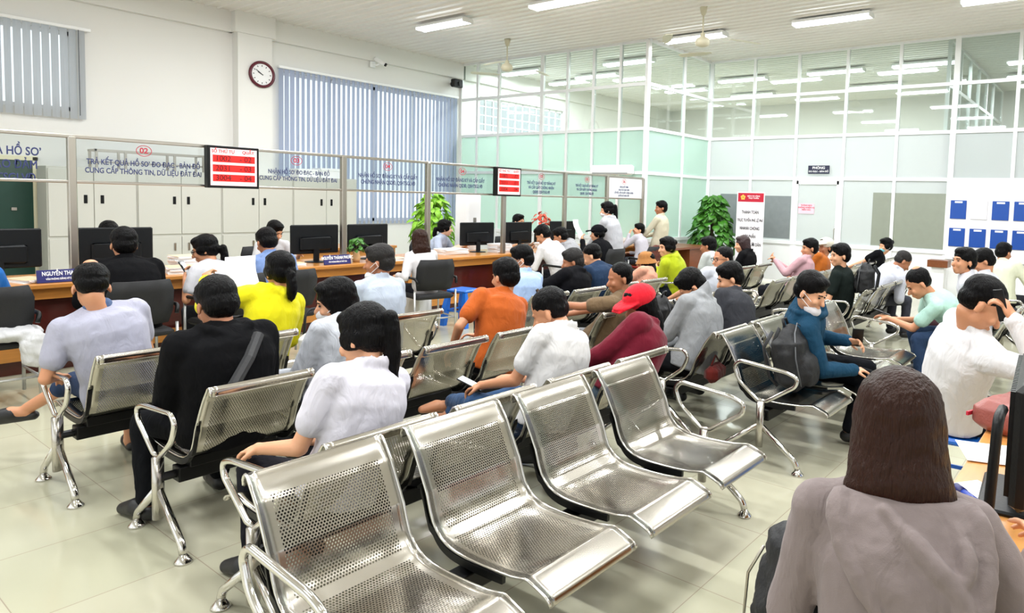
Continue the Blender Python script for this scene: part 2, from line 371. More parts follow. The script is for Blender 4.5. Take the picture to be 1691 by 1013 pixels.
# ------------------------------------------------------------------ lamps and fans
TUBE = mat('lit_tube', '#FFFFFF', .4, emit='#F6FAFF', estr=9)
def lamp_proto():
    r = empty('ceiling_lamp', (0, 0, ZC-.13)); g = G().rbox(-.12, .12, -.61, .61, .04, .085, .01).box(-.02, .02, -.5, -.46, .08, .13).box(-.02, .02, .46, .5, .08, .13)
    g.build('housing', FRAME, r); [G().box(-.12, .12, a, a+.015, 0, .06).build('end_cap', FRAME, r) for a in (-.615, .6)]
    for s in (-1, 1): G().cyl((s*.065, -.6, .015), (s*.065, .6, .015), .019).build('tube', TUBE, r, True)
    return r
LL = [(8, 9.56, 'fluorescent ceiling lamp nearest the clock and the wall blind'), (8, 6.86, 'large fluorescent lamp cut by the top edge between the two fans'), (10.95, 6.3, 'fluorescent lamp behind the ceiling fan above the partition corner'),
      (10.95, 3.85, 'fluorescent ceiling lamp over the glass partition with the door sign'), (10.95, 1.4, 'fluorescent ceiling lamp in the top right corner'),
      (8, 4.2, 'ceiling lamp outside the top edge'), (8, 1.5, 'ceiling lamp outside the top edge on the right'), (5.05, 9.5, 'ceiling lamp over the counter, above the frame'), (5.05, 6.8, 'ceiling lamp over the counter chairs, above the frame'), (5.05, 4, 'ceiling lamp over the waiting benches, above the frame'), (5.05, 1.3, 'ceiling lamp over the near benches, above the frame'),
      (2.15, 6.8, 'ceiling lamp over the counter end, above the frame'), (2.15, 4, 'ceiling lamp over the left benches, above the frame'), (2.15, 1.3, 'ceiling lamp over the front bench, above the frame'),
      (15.2, 5.2, 'fluorescent lamp in the back office seen through the upper panes left of the door sign'), (15.2, 3.4, 'fluorescent lamp in the back office seen through the upper panes right of the door sign'), (13.2, 10.2, 'fluorescent lamp in the side office behind the glass'), (17.5, 5, 'farther fluorescent lamp in the back office'), (16, 9.4, 'added fill lamp, farthest in the side office'), (12.2, 8.6, 'added fill lamp in the side office right behind the inner glass wall'), (17.5, 1.6, 'added fill lamp in the back office at the right'), (15.2, 7.4, 'added fill lamp in the back office behind the big plant'), (15.2, .4, 'added fill lamp in the back office behind the notice board'), (17.5, 8.2, 'added fill lamp, far in the back office'), (13.6, 11.4, 'added fill lamp in the side office near the window grille'), (12.0, 6.9 + 4.6, 'added fill lamp in the side office beside the outer wall'),  # from the farthest side office lamp on, all added to brighten the glazed offices
      (2.15, -1.3, 'ceiling lamp behind the camera near the side desk'), (5.05, -1.3, 'ceiling lamp behind the right edge of the frame'), (8, -1.2, 'ceiling lamp right of the frame over the side aisle'), (-.8, 1.3, 'ceiling lamp behind the camera'), (-.8, 4, 'ceiling lamp left of the frame'), (-.8, 6.8, 'ceiling lamp left of the frame over the counter')]
lp = lamp_proto()
la = bpy.data.lights.new('lamp_light', 'AREA'); la.shape = 'RECTANGLE'; la.size = .16; la.size_y = 1.15; la.energy = LAMP_W; la.color = (.95, .975, 1)
for i, (x, y, lb) in enumerate(LL):
    if i == 0: o = lp; o.location = (x, y, ZC-.13); tag(o, lb, 'lamp')
    else: o = copy_tree(lp, (x, y, ZC-.13), 0, lb); o['category'] = 'lamp'
    o['group'] = 'fluorescent ceiling lamps'
    l = bpy.data.objects.new('lamp_light', la); COL.objects.link(l); l.parent = o; l.location = (0, 0, -.012)
FANM = mat('fan_cream', '#CFC8AE', .4, bump=.02)
def fan(x, y, rz, lb):
    r = empty('ceiling_fan', (x, y, 0), rz, lb, 'fan', 'ceiling fans')
    G().lathe((0, 0, 0), [(.001, 4.6), (.06, 4.59), (.05, 4.52), (.03, 4.46), (.001, 4.45)], 16).build('canopy', FANM, r, True)
    G().cyl((0, 0, 4.1), (0, 0, 4.5), .012).build('rod', FANM, r, True)
    G().lathe((0, 0, 0), [(.001, 4.2), (.03, 4.19), (.045, 4.13), (.1, 4.1), (.115, 4.05), (.1, 4.0), (.05, 3.98), (.001, 3.975)], 24).build('motor', FANM, r, True)
    for k in range(3):
        M = Matrix.Rotation(R(120*k), 4, 'Z') @ Matrix.Rotation(R(8), 4, 'X')
        g = G(); sec = []
        for t, w in ((.09, .03), (.16, .04), (.2, .065), (.45, .075), (.62, .07), (.66, .045)):
            sec.append([M @ V((t, s*w, 4.04+z)) for s, z in ((-1, 0), (1, 0), (1, .006), (-1, .006))])
        g.rings(sec).build('blade', mat('fan_blade', '#C9C0A2', .5, bump=.02) if 0 else FANM, r)
fan(9.6, 9.62, 20, 'cream three-blade ceiling fan in front of the inner glass wall'); fan(9.54, 5.35, -25, 'cream three-blade ceiling fan hanging by the lit lamp above the partition corner')
# ------------------------------------------------------------------ wall things
def blind(x0, x1, z0, z1, col, ang, lb, pitch=.105):
    r = empty('vertical_blind', ((x0+x1)/2, YW-.07, z0), 0, lb, 'blind', 'vertical slat blinds')
    key = 'slat'+col
    m = bpy.data.materials.new(key); m.use_nodes = True; nt = m.node_tree; N = nt.nodes; L = nt.links; N.remove(N['Principled BSDF'])
    a = N.new('ShaderNodeBsdfDiffuse'); b = N.new('ShaderNodeBsdfTranslucent'); a.inputs[0].default_value = srgb(col); b.inputs[0].default_value = srgb(col)
    mx = N.new('ShaderNodeMixShader'); mx.inputs[0].default_value = .62; L.new(a.outputs[0], mx.inputs[1]); L.new(b.outputs[0], mx.inputs[2]); L.new(mx.outputs[0], N['Material Output'].inputs[0])
    g = G(); w = x1-x0; n = int(w/pitch); hw = .045
    for i in range(n):
        cx = -w/2+pitch*(i+.5); a_ = R(ang if .06 < i/n < .84 else 4)
        sec = []
        for t in (0, 1):
            z = .0 if t == 0 else z1-z0-.05
            sec.append([V((cx+u*math.cos(a_)-v*math.sin(a_), u*math.sin(a_)+v*math.cos(a_), z)) for u, v in ((-hw, 0), (0, -.006), (hw, 0), (hw, .0015), (0, -.004), (-hw, .0015))])
        g.rings(sec)
    g.build('slats', m, r); G().rbox(-w/2, w/2, -.03, .03, z1-z0-.05, z1-z0, .008).build('headrail', FRAME, r)
    G().tube([(w/2-.16, -.04, z1-z0-.05), (w/2-.16, -.045, .05)], .004, 6).build('cord', RUB, r)
blind(-1.7, 3.72, 2.54, 3.87, '#DADDE0', 22, 'pale grey vertical blind cut by the left edge, high on the wall')
blind(6.55, 10.77, .95, 3.83, '#CED5E4', 24, 'tall blue-grey vertical blind to the right of the round clock')
r = empty('wall_clock', (6.18, 12.19, 3.59), 0, 'round wall clock with dark red rim on the white column', 'clock')
g = G(); M = Matrix.Rotation(R(90), 4, 'X')
rim = mat('maroon_plastic', '#5B1426', .25, bump=.01)
G().rings([[M @ V((a*math.cos(t), a*math.sin(t), z)) for t in [2*math.pi*k/40 for k in range(40)]] for a, z in ((.225, -.02), (.232, .02), (.205, .045), (.185, .03), (.18, 0))], closed=False).build('rim', rim, r, True)
G().rings([[M @ V((a*math.cos(t), a*math.sin(t), z)) for t in [2*math.pi*k/40 for k in range(40)]] for a, z in ((.19, 0), (.19, .012))]).build('dial', PAPER, r)
g = G()
for k in range(12):
    t = R(30*k); g.box(-.006, .006, .135, .16, .012, .015, M @ Matrix.Rotation(t, 4, 'Z'))
g.build('hour_marks', INKB, r)
G().box(-.007, .007, -.02, .085, .016, .02, M @ Matrix.Rotation(R(62), 4, 'Z')).build('hour_hand', INKB, r); G().box(-.005, .005, -.02, .13, .02, .023, M @ Matrix.Rotation(R(55), 4, 'Z')).build('minute_hand', INKB, r)
r = empty('security_camera', (8.5, 12.3, 4.2), 0, 'white bullet security camera under the beam above the blind', 'camera')
G().rbox(-.06, .06, 0, .03, -.09, .03, .008).tube([(0, 0, -.03), (.02, -.08, -.05), (.06, -.12, -.02)], .018).build('bracket', FRAME, r)
Mc = Matrix.Translation((.08, -.14, .02)) @ Matrix.Rotation(R(-55), 4, 'Z') @ Matrix.Rotation(R(30), 4, 'Y')
G().rbox(-.14, .1, -.042, .042, -.04, .04, .015, Mc).build('housing', FRAME, r); G().rbox(.1, .125, -.036, .036, -.034, .034, .006, Mc).build('lens', PLB, r)
r = empty('wall_speaker', (10.62, 12.28, 4.1), 0, 'small black loudspeaker on the wall above the blind corner', 'speaker')
G().rbox(-.13, .13, -.13, 0, -.09, .09, .015).build('housing', PLB, r); G().lathe((0, 0, 0), [(.001, 0), (.05, 0), (.055, .01), (.001, .012)], 20).build('cone', RUB, r).matrix_local = Matrix.Translation((.04, -.14, 0)) @ Matrix.Rotation(R(90), 4, 'X')
G().box(-.03, .03, 0, .12, -.03, .03).build('bracket', PLB, r)
r = empty('air_conditioner', (10.84, 7.95, 2.06), 0, 'long white wall unit on the inner glass wall above the counter', 'air conditioner')
G().rbox(-.1, .04, -.5, .5, 0, .19, .03).build('housing', FRAME, r, False); G().box(-.102, -.09, -.42, .42, .02, .045).build('vent', mat('vent_grey', '#9A9C9C', .5), r)
# steel cabinets
def cabinet(x0, x1, lb):
    r = empty('filing_cabinet', ((x0+x1)/2*.992, 11.975, 0), 0, lb, 'cabinet', 'grey steel cabinets along the wall'); w = (x1-x0)/2-.006; D = .22
    bevel(G().box(-w, w, -D+.02, D, 0, 1.83).build('body', CAB, r), .004)
    for s in (-1, 1):
        for z0, z1, nm in ((.86, 1.8, 'upper_door'), (.05, .82, 'lower_door')):
            a, b = (.004, w-.015) if s > 0 else (-w+.015, -.004)
            dr = bevel(G().box(a, b, -D, -D+.021, z0, z1).build(nm, CAB, r), .003)
            if z0 > .5: G().rbox(s*.1-.022, s*.1+.022, -D-.006, -D, 1.32, 1.44, .004).build('handle', PLB, dr)
            else: G().rbox(s*.1-.015, s*.1+.015, -D-.012, -D, .6, .72, .004).build('handle', STEEL, dr)
cabinet(3.03, 4.12, 'grey steel cabinet at the left end of the row beside the green door'); cabinet(4.12, 5.34, 'second grey steel cabinet from the green door'); cabinet(5.34, 6.56, 'third grey steel cabinet, behind the first red number display'); cabinet(6.56, 7.85, 'grey steel cabinet at the right end of the row beside the blue blind')
r = empty('wire_rack', (4.32, 11.92, 1.83), 0, 'low grey metal rack lying on top of the cabinets', 'rack')
g = G()
for x in (-.72, -.36, .3, .72):
    for y in (-.12, .15): g.box(x-.015, x+.015, y-.015, y+.015, 0, .26)
g.build('post', STEEL, r)
g = G().box(-.74, .74, -.14, -.12, .24, .27).box(-.74, .74, .15, .17, .24, .27).box(-.74, -.72, -.14, .17, .24, .27).box(.72, .74, -.14, .17, .24, .27).box(-.72, .72, -.1, .13, .08, .1); g.build('rail', STEEL, r)
for i, (x, w, h, lb) in enumerate([(6.85, .2, .14, 'white document box on top of the cabinets, nearer the display'), (7.3, .22, .17, 'white document box on top of the cabinets, beside the blind')]):
    r = empty('document_box', (x, 11.97, 1.83), 0, lb, 'box', 'boxes on the cabinets'); G().rbox(-w, w, -.15, .15, 0, h, .004).build('box_body', PAPER, r); G().rbox(-w-.008, w+.008, -.158, .158, h-.04, h+.01, .004).build('lid', FRAME, r)
# door sign, door notice, notice board, banner
r = empty('door_sign', (13.3, 4.78, 2.285), 0, 'small dark blue sign above the glass door', 'sign'); G().rbox(-.012, .01, -.21, .21, -.08, .08, .004).build('plate', mat('sign_navy', '#22253F', .35), r)
text('PHÒNG', .07, MX(-.0135, 0, .032), PAPER, r, bold=.003); text('ĐO ĐẠC - BẢN ĐỒ', .045, MX(-.0135, 0, -.037), PAPER, r, bold=.002)
r = empty('paper_notice', (13.325, 5.0, 1.52), 0, 'pale pink paper notice stuck on the glass door', 'notice'); G().box(-.003, 0, -.16, .16, -.1, .1).build('sheet', mat('pink_paper', '#F6C9D6', .8, bump=.02), r)
text('THÔNG BÁO\nKHÔNG NHIỆM VỤ\nMIỄN VÀO', .038, MX(-.0045, 0, .02), INKR, r)
r = empty('notice_board', (13.3, 1.2, .72), 0, 'white notice board with blue document pockets at the right edge', 'notice board')
bevel(G().box(-.02, .01, -1.25, 1.25, 0, 1.38).build('board', mat('board_white', '#F1F1F6', .5, bump=.01), r), .004); text('TH', .15, MX(-.022, .12, 1.17), INKB, r, 'LEFT', bold=.008)
def pocket(y, z, col, lb):
    o = empty('document_holder', (13.275, y, z), 0, lb, 'document holder', 'document pockets on the notice board')
    G().rbox(-.012, .003, -.125, .125, -.16, .16, .004).build('pocket', col, o); G().box(-.014, -.0125, -.06, .06, .115, .145).build('paper_label', PAPER, o)
PKB = mat('pocket_blue', '#12489F', .3, bump=.02); PKW = mat('pocket_clear', '#E4E1E6', .3, bump=.02)
for j in range(5):
    for k in range(2):
        c = PKW if (j == 1 and k == 0) else PKB; nm = ['first', 'second', 'third', 'fourth', 'fifth'][j]
        pocket(2.28-.32*j, 1.59-.48*k, c, '%s pocket, %s from the left in the %s row of the notice board' % ('white' if c is PKW else 'blue', nm, ['upper', 'lower'][k]))
r = empty('banner_stand', (12.3, 5.71, 0), 0, 'tall white roll-up banner with red header beside the big plant', 'banner')
G().rbox(-.06, .06, -.31, .31, 0, .07, .01).build('base', STEEL, r); G().cyl((.02, 0, .06), (.02, 0, 1.8), .01).build('pole', STEEL, r)
BAN = mat('banner_white', '#F3EDF2', .5, bump=.02); BANR = mat('banner_red', '#B5122F', .45, bump=.02)
G().box(-.012, -.01, -.285, .285, .07, 1.81).build('sheet', BAN, r); G().box(-.0145, -.0125, -.265, .265, 1.62, 1.79).build('red_header', BANR, r); G().box(-.0145, -.0125, -.265, .265, .2, .42).build('red_footer', BANR, r)
g = G()
for k in range(5):
    t = R(72*k+90); q = .05; g.ell((-.0155, .16+q*.62*math.cos(t), 1.705+q*.62*math.sin(t)), (.002, .022, .022), n=8, m=5)
g.build('flower_emblem', mat('emblem_gold', '#F0B64A', .5), r); text('DỊCH VỤ CÔNG\nTRỰC TUYẾN', .034, MX(-.0155, -.06, 1.71), BAN, r)
for i, s_ in enumerate(['THANH TOÁN', 'TRỰC TUYẾN PHÍ, LỆ PHÍ', 'NHANH CHÓNG', 'GÓP PHẦN', 'ĐỂ MỌI NGƯỜI DÂN', 'THỰC HIỆN', 'LỰA CHỌN']): text(s_, .085 if i != 1 else .075, MX(-.0145, 0, 1.42-.155*i) @ Matrix.Diagonal((.62, 1, 1, 1)), INKB, r, bold=.003)
# ------------------------------------------------------------------ counter with its glass screen
r = empty('service_counter', (0, 0, 0), 0, 'long honey-wood service counter with dark red front panels', 'counter')
bevel(G().box(-1.2, 10.85, 7.13, 7.98, .715, .755).build('worktop', WOOD, r), .008)
G().box(-1.2, 10.85, 7.2, 7.24, .62, .715).box(-1.2, 10.85, 7.2, 7.24, .12, .24).build('rail', WOOD, r)
xs = [-1.2, .35, 2.22, 3.9, 5.6, 7.25, 8.9, 10.8]
for a in xs: G().box(a-.12, a+.12, 7.17, 7.9, .0, .715).build('pedestal', WOOD, r)
for a, b in zip(xs, xs[1:]): G().box(a+.12, b-.12, 7.3, 7.33, .1, .62).build('front_panel', WOODD, r)
G().box(-1.2, 10.85, 7.25, 7.35, 0, .11).build('kick_board', WOODD, r)
sc = empty('counter_screen', (0, 0, 0), 0, 'steel framed glass screen with lettered panels above the counter', 'screen'); YS = 7.4-.15
px_ = [.3, 2.03, 4.62, 5.84, 7.22, 8.6, 9.74, 10.86]
for a in px_: G().rbox(a-.03, a+.03, YS-.03, YS+.03, .755, 2.0, .006).build('post', STEEL, sc)
G().rbox(-1.2, 10.86, YS-.018, YS+.018, 1.985, 2.015, .005).build('top_rail', STEEL, sc); G().rbox(-1.2, 10.86, YS-.018, YS+.018, 1.6, 1.625, .005).build('lower_rail', STEEL, sc)
T1 = 'TRẢ KẾT QUẢ HỒ SO’ ĐO ĐẠC - BẢN ĐỒ\nCUNG CẤP THÔNG TIN, DỮ LIỆU ĐẤT ĐAI'; T2 = 'NHẬN HỒ SO’ ĐO ĐẠC - BẢN ĐỒ\nCUNG CẤP THÔNG TIN, DỮ LIỆU ĐẤT ĐAI'; T3 = 'NHẬN HỒ SO’ ĐĂNG KÝ VÀ CẤP GIẤY\nCHỨNG NHẬN QSDĐ, QSHTSGLVĐ'; T4 = 'TRẢ KẾT QUẢ HỒ SO’ ĐĂNG KÝ\nVÀ CẤP GIẤY CHỨNG NHẬN\nQSDĐ, QSHTSGLVĐ'
for (a, b), tx, num, tx_x, ts, nx in zip(list(zip(px_, px_[1:])), ['TRẢ KẾT QUẢ HỒ SO’\nĐĂNG KÝ BẢO ĐẢM\nQSDĐ, QSHTSGLVĐ', T1, T3, T3, T4, T4, 'GIẢI QUYẾT ĐƠN\nGIAO DỊCH BẢO ĐẢM\nCẤP ĐỔI, CẤP LẠI GIẤY CHỨNG NHẬN\nQUYỀN SỬ DỤNG ĐẤT'], ['01', '02', '04', '04', '05', '05', '06'], [1.47, 2.6, 5.24, 6.4, 8.03, 9.17, 10.25], [.095, .066, .066, .066, .06, .056, .045], [1.3, 2.58, 5.22, 6.42, 8.03, 9.17, 10.25]):
    p = G().box(a+.03, b-.03, YS-.004, YS+.004, 1.625, 1.985).build('glass_panel', CLEARW if a < 9 else mat('panel_white', '#EFF0F0', .5), sc)
    text(tx, ts, MY(tx_x, YS-.0045, 1.755 if tx.count('\n') < 2 else 1.74) @ Matrix.Diagonal((.74, 1, 1, 1)), INK, p, bold=.0035)
    if num != '01':
        text(num, .07, MY(nx, YS-.0045, 1.915), INKR, p, bold=.003)
        G().tube([(nx+.062*math.cos(t), YS-.005, 1.915+.048*math.sin(t)) for t in [2*math.pi*k/28 for k in range(28)]], .003, 5, closed=True).build('number_ring', INKR, p)
p = [c for c in sc.children if c.name.startswith('glass_panel')][1]
text(T2, .062, MY(4.09, YS-.0045, 1.75) @ Matrix.Diagonal((.74, 1, 1, 1)), INK, p, bold=.0035); text('03', .07, MY(4.05, YS-.0045, 1.915), INKR, p, bold=.003)
G().tube([(4.05+.062*math.cos(t), YS-.005, 1.915+.048*math.sin(t)) for t in [2*math.pi*k/28 for k in range(28)]], .003, 5, closed=True).build('number_ring', INKR, p)
LEDF = mat('led_face', '#FBE4E4', .5, emit='#FFC8C4', estr=.3); LEDR = mat('led_red', '#E81410', .5, emit='#FF1408', estr=.6); LEDD = mat('led_dark', '#7A0A0A', .5)
def led(x, w, lb):
    r = empty('number_display', (x, YS-.075, 1.81), 0, lb, 'display', 'red queue number displays')
    bevel(G().box(-w, w, -.03, .05, -.215, .2).build('housing', PLB, r), .006); G().box(-w+.025, w-.025, -.033, -.03, -.19, .175).build('face', LEDF, r)
    text('SỐ THỨ TỰ', .042, MY(-w*.42, -.0335, .145), LEDR, r, bold=.001); text('QUẦY', .042, MY(w*.55, -.0335, .145), LEDR, r)
    for k, (a, b) in enumerate([('1002', '02'), ('2031', '03'), ('3004', '04')]):
        z = .075-.095*k; G().box(-w+.045, w-.045, -.034, -.033, z-.035, z+.035).build('red_bar', LEDR, r)
        text(a, .075, MY(-w*.42, -.0365, z), LEDD, r, bold=.003); text('- '+b, .075, MY(w*.45, -.0365, z), LEDD, r, bold=.003)
led(3.34, .25, 'red number display hanging on the screen at left, between panels 02 and 03'); led(7.22, .25, 'farther red number display hanging on the screen in the middle of the room')
# monitors on the counter
def monitor():
    r = empty('monitor'); bevel(G().rbox(-.3, .3, -.02, .015, .1, .44, .01).build('screen_housing', SCRB, r), .003); G().rbox(-.2, .2, -.05, -.02, .14, .3, .015).build('rear_shell', SCRB, r)
    G().rbox(-.285, .285, .0152, .0165, .12, .42, .0004).build('screen', mat('screen_off', '#1B2530', .2, emit='#9FB4C8', estr=.25), r)
    G().rbox(-.035, .035, -.05, -.02, .01, .2, .008).build('stand', SCRB, r); G().lathe((0, -.02, 0), [(.001, 0), (.12, 0), (.12, .008), (.04, .016), (.001, .016)], 24).build('base', SCRB, r)
    return r
mn = monitor(); first = True
for x, y, rz, lb in [(1.6, 7.62, 0, 'black monitor cut by the left edge, behind the name plate'), (2.46, 7.6, -4, 'black monitor seen from behind, in front of the person in the black coat'), (4.47, 7.6, 0, 'black monitor in the middle of the counter beside the small potted plant'), (5.2, 7.62, 3, 'black monitor right of the small potted plant'), (7.08, 7.65, -8, 'black monitor beside the steel post under the far display'), (7.9, 7.6, 0, 'black monitor in front of the far official whose hair shows'), (9.1, 7.7, -6, 'farthest black monitor on the counter, below the red flowers')]:
    if first: mn.location = (x, y, .755); mn.rotation_euler = (0, 0, R(rz)); tag(mn, lb, 'monitor', 'monitors on the counter'); first = False
    else: copy_tree(mn, (x, y, .755), rz, lb)
# ------------------------------------------------------------------ waiting benches
PERF = perf_mat('punched_steel', .0105, .0033, [(.135, .44), (.48, .84)])
def seat_profile():
    p = [(-.338, .715), (-.342, .738), (-.333, .753), (-.316, .752), (-.272, .692), (-.262, .678), (-.232, .622), (-.2, .56), (-.193, .545), (-.172, .485), (-.150, .445), (-.115, .412), (-.06, .392), (.02, .386), (.12, .388), (.22, .396), (.278, .408), (.29, .409), (.305, .406), (.37, .382), (.385, .368), (.388, .352)]
    P = [V((0, a, b)) for a, b in p]; out = []
    for i in range(len(P)-1):
        a, b, c, d = P[max(0, i-1)], P[i], P[i+1], P[min(len(P)-1, i+2)]
        for j in range(3):
            t = j/3; out.append(.5*((2*b)+(c-a)*t+(2*a-5*b+4*c-d)*t*t+(3*b-a-3*c+d)*t**3))
    return out+[P[-1]]
SP = seat_profile()
def make_seat(parent, cx):
    hw = .232; g = G(); uv = []; L_ = [0]
    for a, b in zip(SP, SP[1:]): L_.append(L_[-1]+(b-a).length)
    us = [-hw, -.2, -.19, -.1, 0, .1, .19, .2, hw]; n = len(us); nr = []
    for i in range(len(SP)):
        t = (SP[min(i+1, len(SP)-1)]-SP[max(i-1, 0)]).normalized(); nr.append(V((0, -t.z, t.y)) if t.y*1 >= 0 or True else t)
    def dent(u, l):   # the pressed inner panel sits a little lower than its border
        k = 1 if abs(u) <= .195 else 0
        return -.004*k if (.125 < l < .45 or .47 < l < .855) else 0
    for s in (0, 1):
        for i, p in enumerate(SP):
            for u in us:
                q = p+nr[i]*(dent(u, L_[i])-.0022*s); g.v.append((cx+u, q.y, q.z)); uv.append((u, L_[i]))
    N_ = len(SP)*n
    for i in range(len(SP)-1):
        for k in range(n-1):
            a = i*n+k; g.f.append((a, a+1, a+n+1, a+n)); g.f.append((N_+a, N_+a+n, N_+a+n+1, N_+a+1))
    for i in range(len(SP)-1):
        for k in (0, n-1): a = i*n+k; g.f.append((a, a+n, N_+a+n, N_+a))
    for i in (0, len(SP)-1):
        for k in range(n-1): a = i*n+k; g.f.append((a, a+1, N_+a+1, N_+a))
    o = g.build('seat', PERF, parent, True, uv)
    for s in (-1, 1):
        G().tube([(cx+s*hw, p.y, p.z-.003) for p in SP[1:-1:2]], .0055, 8).build('side_rail', CHROME, o, True)
    for s in (-1, 1):
        q = [p for p in SP if p.z < .6 and p.y < .2]; G().rings([[V((cx+s*hw+a, p.y-.012*(p.z > .45), p.z-b)) for a, b in ((-.008, .008), (.008, .008), (.008, .034), (-.008, .034))] for p in q]).build('side_frame', BLACKM, o)
    G().rbox(cx-.2, cx+.2, -.06, .1, .33, .378, .004).build('bracket', BLACKM, o)
    return o
def make_bench():
    r = empty('waiting_bench')
    for k in range(4): make_seat(r, .24+.563*k)
    bevel(G().box(-.0, 2.19, -.04, .035, .265, .335).build('beam', BLACKM, r), .006)
    for x in (-.07, 2.24):
        lg = G().tube([(x, 0, .12), (x, 0, .40)], .034, 14, ry=.022).build('leg_post', CHROMED, r, True)
        for s in (-1, 1):
            G().tube(arc([(x, s*.01, .25), (x, s*.235, .075), (x, s*.25, .035)], .03), .017, 10).build('splayed_leg', CHROME, lg, True)
            G().lathe((x, s*.252, 0), [(.001, 0), (.036, 0), (.036, .008), (.024, .02), (.012, .038), (.001, .04)], 18).build('foot_pad', CHROME, lg, True)
        G().tube(arc([(x, -.02, .40), (x, -.15, .50), (x, -.185, .585), (x, -.15, .625), (x, .16, .60), (x, .225, .575), (x, .215, .525), (x, .04, .405)], .035), .0125, 10, closed=True).build('armrest', CHROME, r, True)
        G().tube([(x, 0, .3), (.03 if x < 0 else 2.16, 0, .3)], .02, 8).build('leg_joint', BLACKM, r)
    return r
bench = make_bench(); first = True
for x, y, rz, lb in [(.965, 1.70, 0, 'empty steel bench of four seats nearest the camera, facing the lower right'),   # A faces -y: rotated below
    (1.25, 2.405, 1, 'steel bench behind the empty front one, holding the ponytailed woman'),
    (1.30, 3.36, 1, 'steel bench with the black jacket man at left and orange shirt at right'),
    (1.19, 4.31, 1, 'steel bench of the grey polo man and the yellow hoodie'),
    (3.97, 1.69, 0, 'steel bench carrying a black backpack and the teal hoodie man'),
    (3.98, 2.395, 1, 'steel bench under the grey hoodie man with the black mask'),
    (4.06, 3.36, 1, 'steel bench of the beige shirt man, middle block, second row'),
    (4.33, 4.31, 1, 'steel bench of the light blue shirt and the bucket hat, middle block nearest the counter'),
    (7.18, 4.31, 1, 'far steel bench of the lime hoodie woman, in front of the big plant'),
    (7.20, 3.36, 1, 'far steel bench of the pink shirt man, below the grey frosted pane'),
    (7.16, 2.35, 1, 'steel bench of the man in black and yellow with a backpack'),
    (10.1, 3.36, 1, 'farthest steel bench by the glass wall, of the woman with the hair bun'),
    (6.42, .98, 1, 'steel bench of the mint shirt man on the right side')]:
    if rz == 0: loc = (x+2.17, y, 0); a = 180
    else: loc = (x, y, 0); a = 0
    if first: bench.location = loc; bench.rotation_euler = (0, 0, R(a)); tag(bench, lb, 'bench', 'perforated steel waiting benches'); first = False
    else: copy_tree(bench, loc, a, lb)
# ------------------------------------------------------------------ office chairs, stools
SEATB = mat('black_mesh', '#0E0E10', .7, bump=.3, bscale=300)
def make_chair():
    r = empty('office_chair')
    g = G(); sec = []
    for z, y, w in ((.52, -.2, .2), (.62, -.225, .225), (.78, -.25, .225), (.87, -.27, .19)):
        sec.append([V((x, y+(.03 if abs(x) > w*.7 else 0)+d, z)) for x, d in ((-w, 0), (-w*.5, -.012), (w*.5, -.012), (w, 0), (w, .03), (w*.5, .018), (-w*.5, .018), (-w, .03))])
    g.rings(sec).build('backrest', SEATB, r, True)
    G().rbox(-.23, .23, -.22, .23, .42, .475, .02).build('seat', SEATB, r)
    CH = mat('grey_tube', '#BDBDBB', .3, .6)
    for sx in (-1, 1):
        for sy, top in ((-1, .52), (1, .66)):
            G().tube([(sx*.25, sy*.21, .02), (sx*.25, sy*.2, top)], .012, 8).build('leg', CH, r, True)
        G().tube(arc([(sx*.25, .2, .64), (sx*.25, .18, .665), (sx*.25, -.22, .66), (sx*.23, -.25, .6)], .03), .016, 8).build('armrest', PLB, r, True)
    G().tube([(-.25, -.2, .2), (.25, -.2, .2)], .009, 8).tube([(-.25, -.2, .2), (-.25, .2, .2)], .009, 8).tube([(.25, -.2, .2), (.25, .2, .2)], .009, 8).build('stretcher', CH, r, True)
    return r
oc = make_chair(); first = True
for x, y, rz, lb in [(1.27, 6.4, 0, 'black chair with white legs at the left edge, a white cloth on it'), (2.1, 6.2, 0, 'black chair under the person in the black coat at the counter'), (2.82, 6.18, 5, 'black chair under the woman with glasses and phone'), (3.35, 6.25, 0, 'black chair of the blue shirt man leaning on the counter'), (5.08, 6.3, -12, 'black chair of the long haired woman in white, beside the blue stool'),
                     (7.35, 6.15, 0, 'black chair under the white shirt man bending over the counter'), (8.25, 6.15, 0, 'black chair of the visitor with black cap and stars'), (9.3, 6.05, -15, 'black chair with a brown jacket over it, right of the standing woman'), (2.65, 8.5, 180, 'official chair behind the second monitor from the left'), (4.37, 8.5, 180, 'official chair of the man in white behind the counter'), (6.75, 8.4, 150, 'official chair of the woman in pale blue behind the counter'), (8.9, 8.7, 180, 'official chair of the hair seen over a monitor')]:
    if first: oc.location = (x, y, 0); oc.rotation_euler = (0, 0, R(rz)); tag(oc, lb, 'chair', 'black office chairs'); first = False
    else: copy_tree(oc, (x, y, 0), rz, lb)
def stool(x, y, rz, col, h, lb):
    r = empty('plastic_stool', (x, y, 0), rz, lb, 'stool', 'plastic stools'); m = mat('plastic_'+col, col, .35, bump=.02)
    G().rbox(-.15, .15, -.15, .15, h-.035, h, .012).build('seat', m, r)
    for sx in (-1, 1):
        for sy in (-1, 1): G().rings([[V((sx*a-dx, sy*a-dy, z)) for dx, dy in ((-w, -w), (w, -w), (w, w), (-w, w))] for a, z, w in ((.17, 0, .03), (.15, h*.5, .035), (.125, h-.03, .022))]).build('leg', m, r)
    G().box(-.155, .155, -.157, -.147, .18, .2).box(-.155, .155, .147, .157, .18, .2).box(-.157, -.147, -.155, .155, .18, .2).box(.147, .157, -.155, .155, .18, .2).build('brace', m, r)
stool(5.72, 6.4, 8, '#1766C9', .45, 'blue plastic stool in front of the dark red counter panel'); stool(3.98, .66, 5, '#1766C9', .43, 'blue plastic stool under the man in white with the phone at his ear'); stool(8.9, 4.95, 20, '#1766C9', .3, 'blue plastic stool beside the lime hoodie, by the big plant')
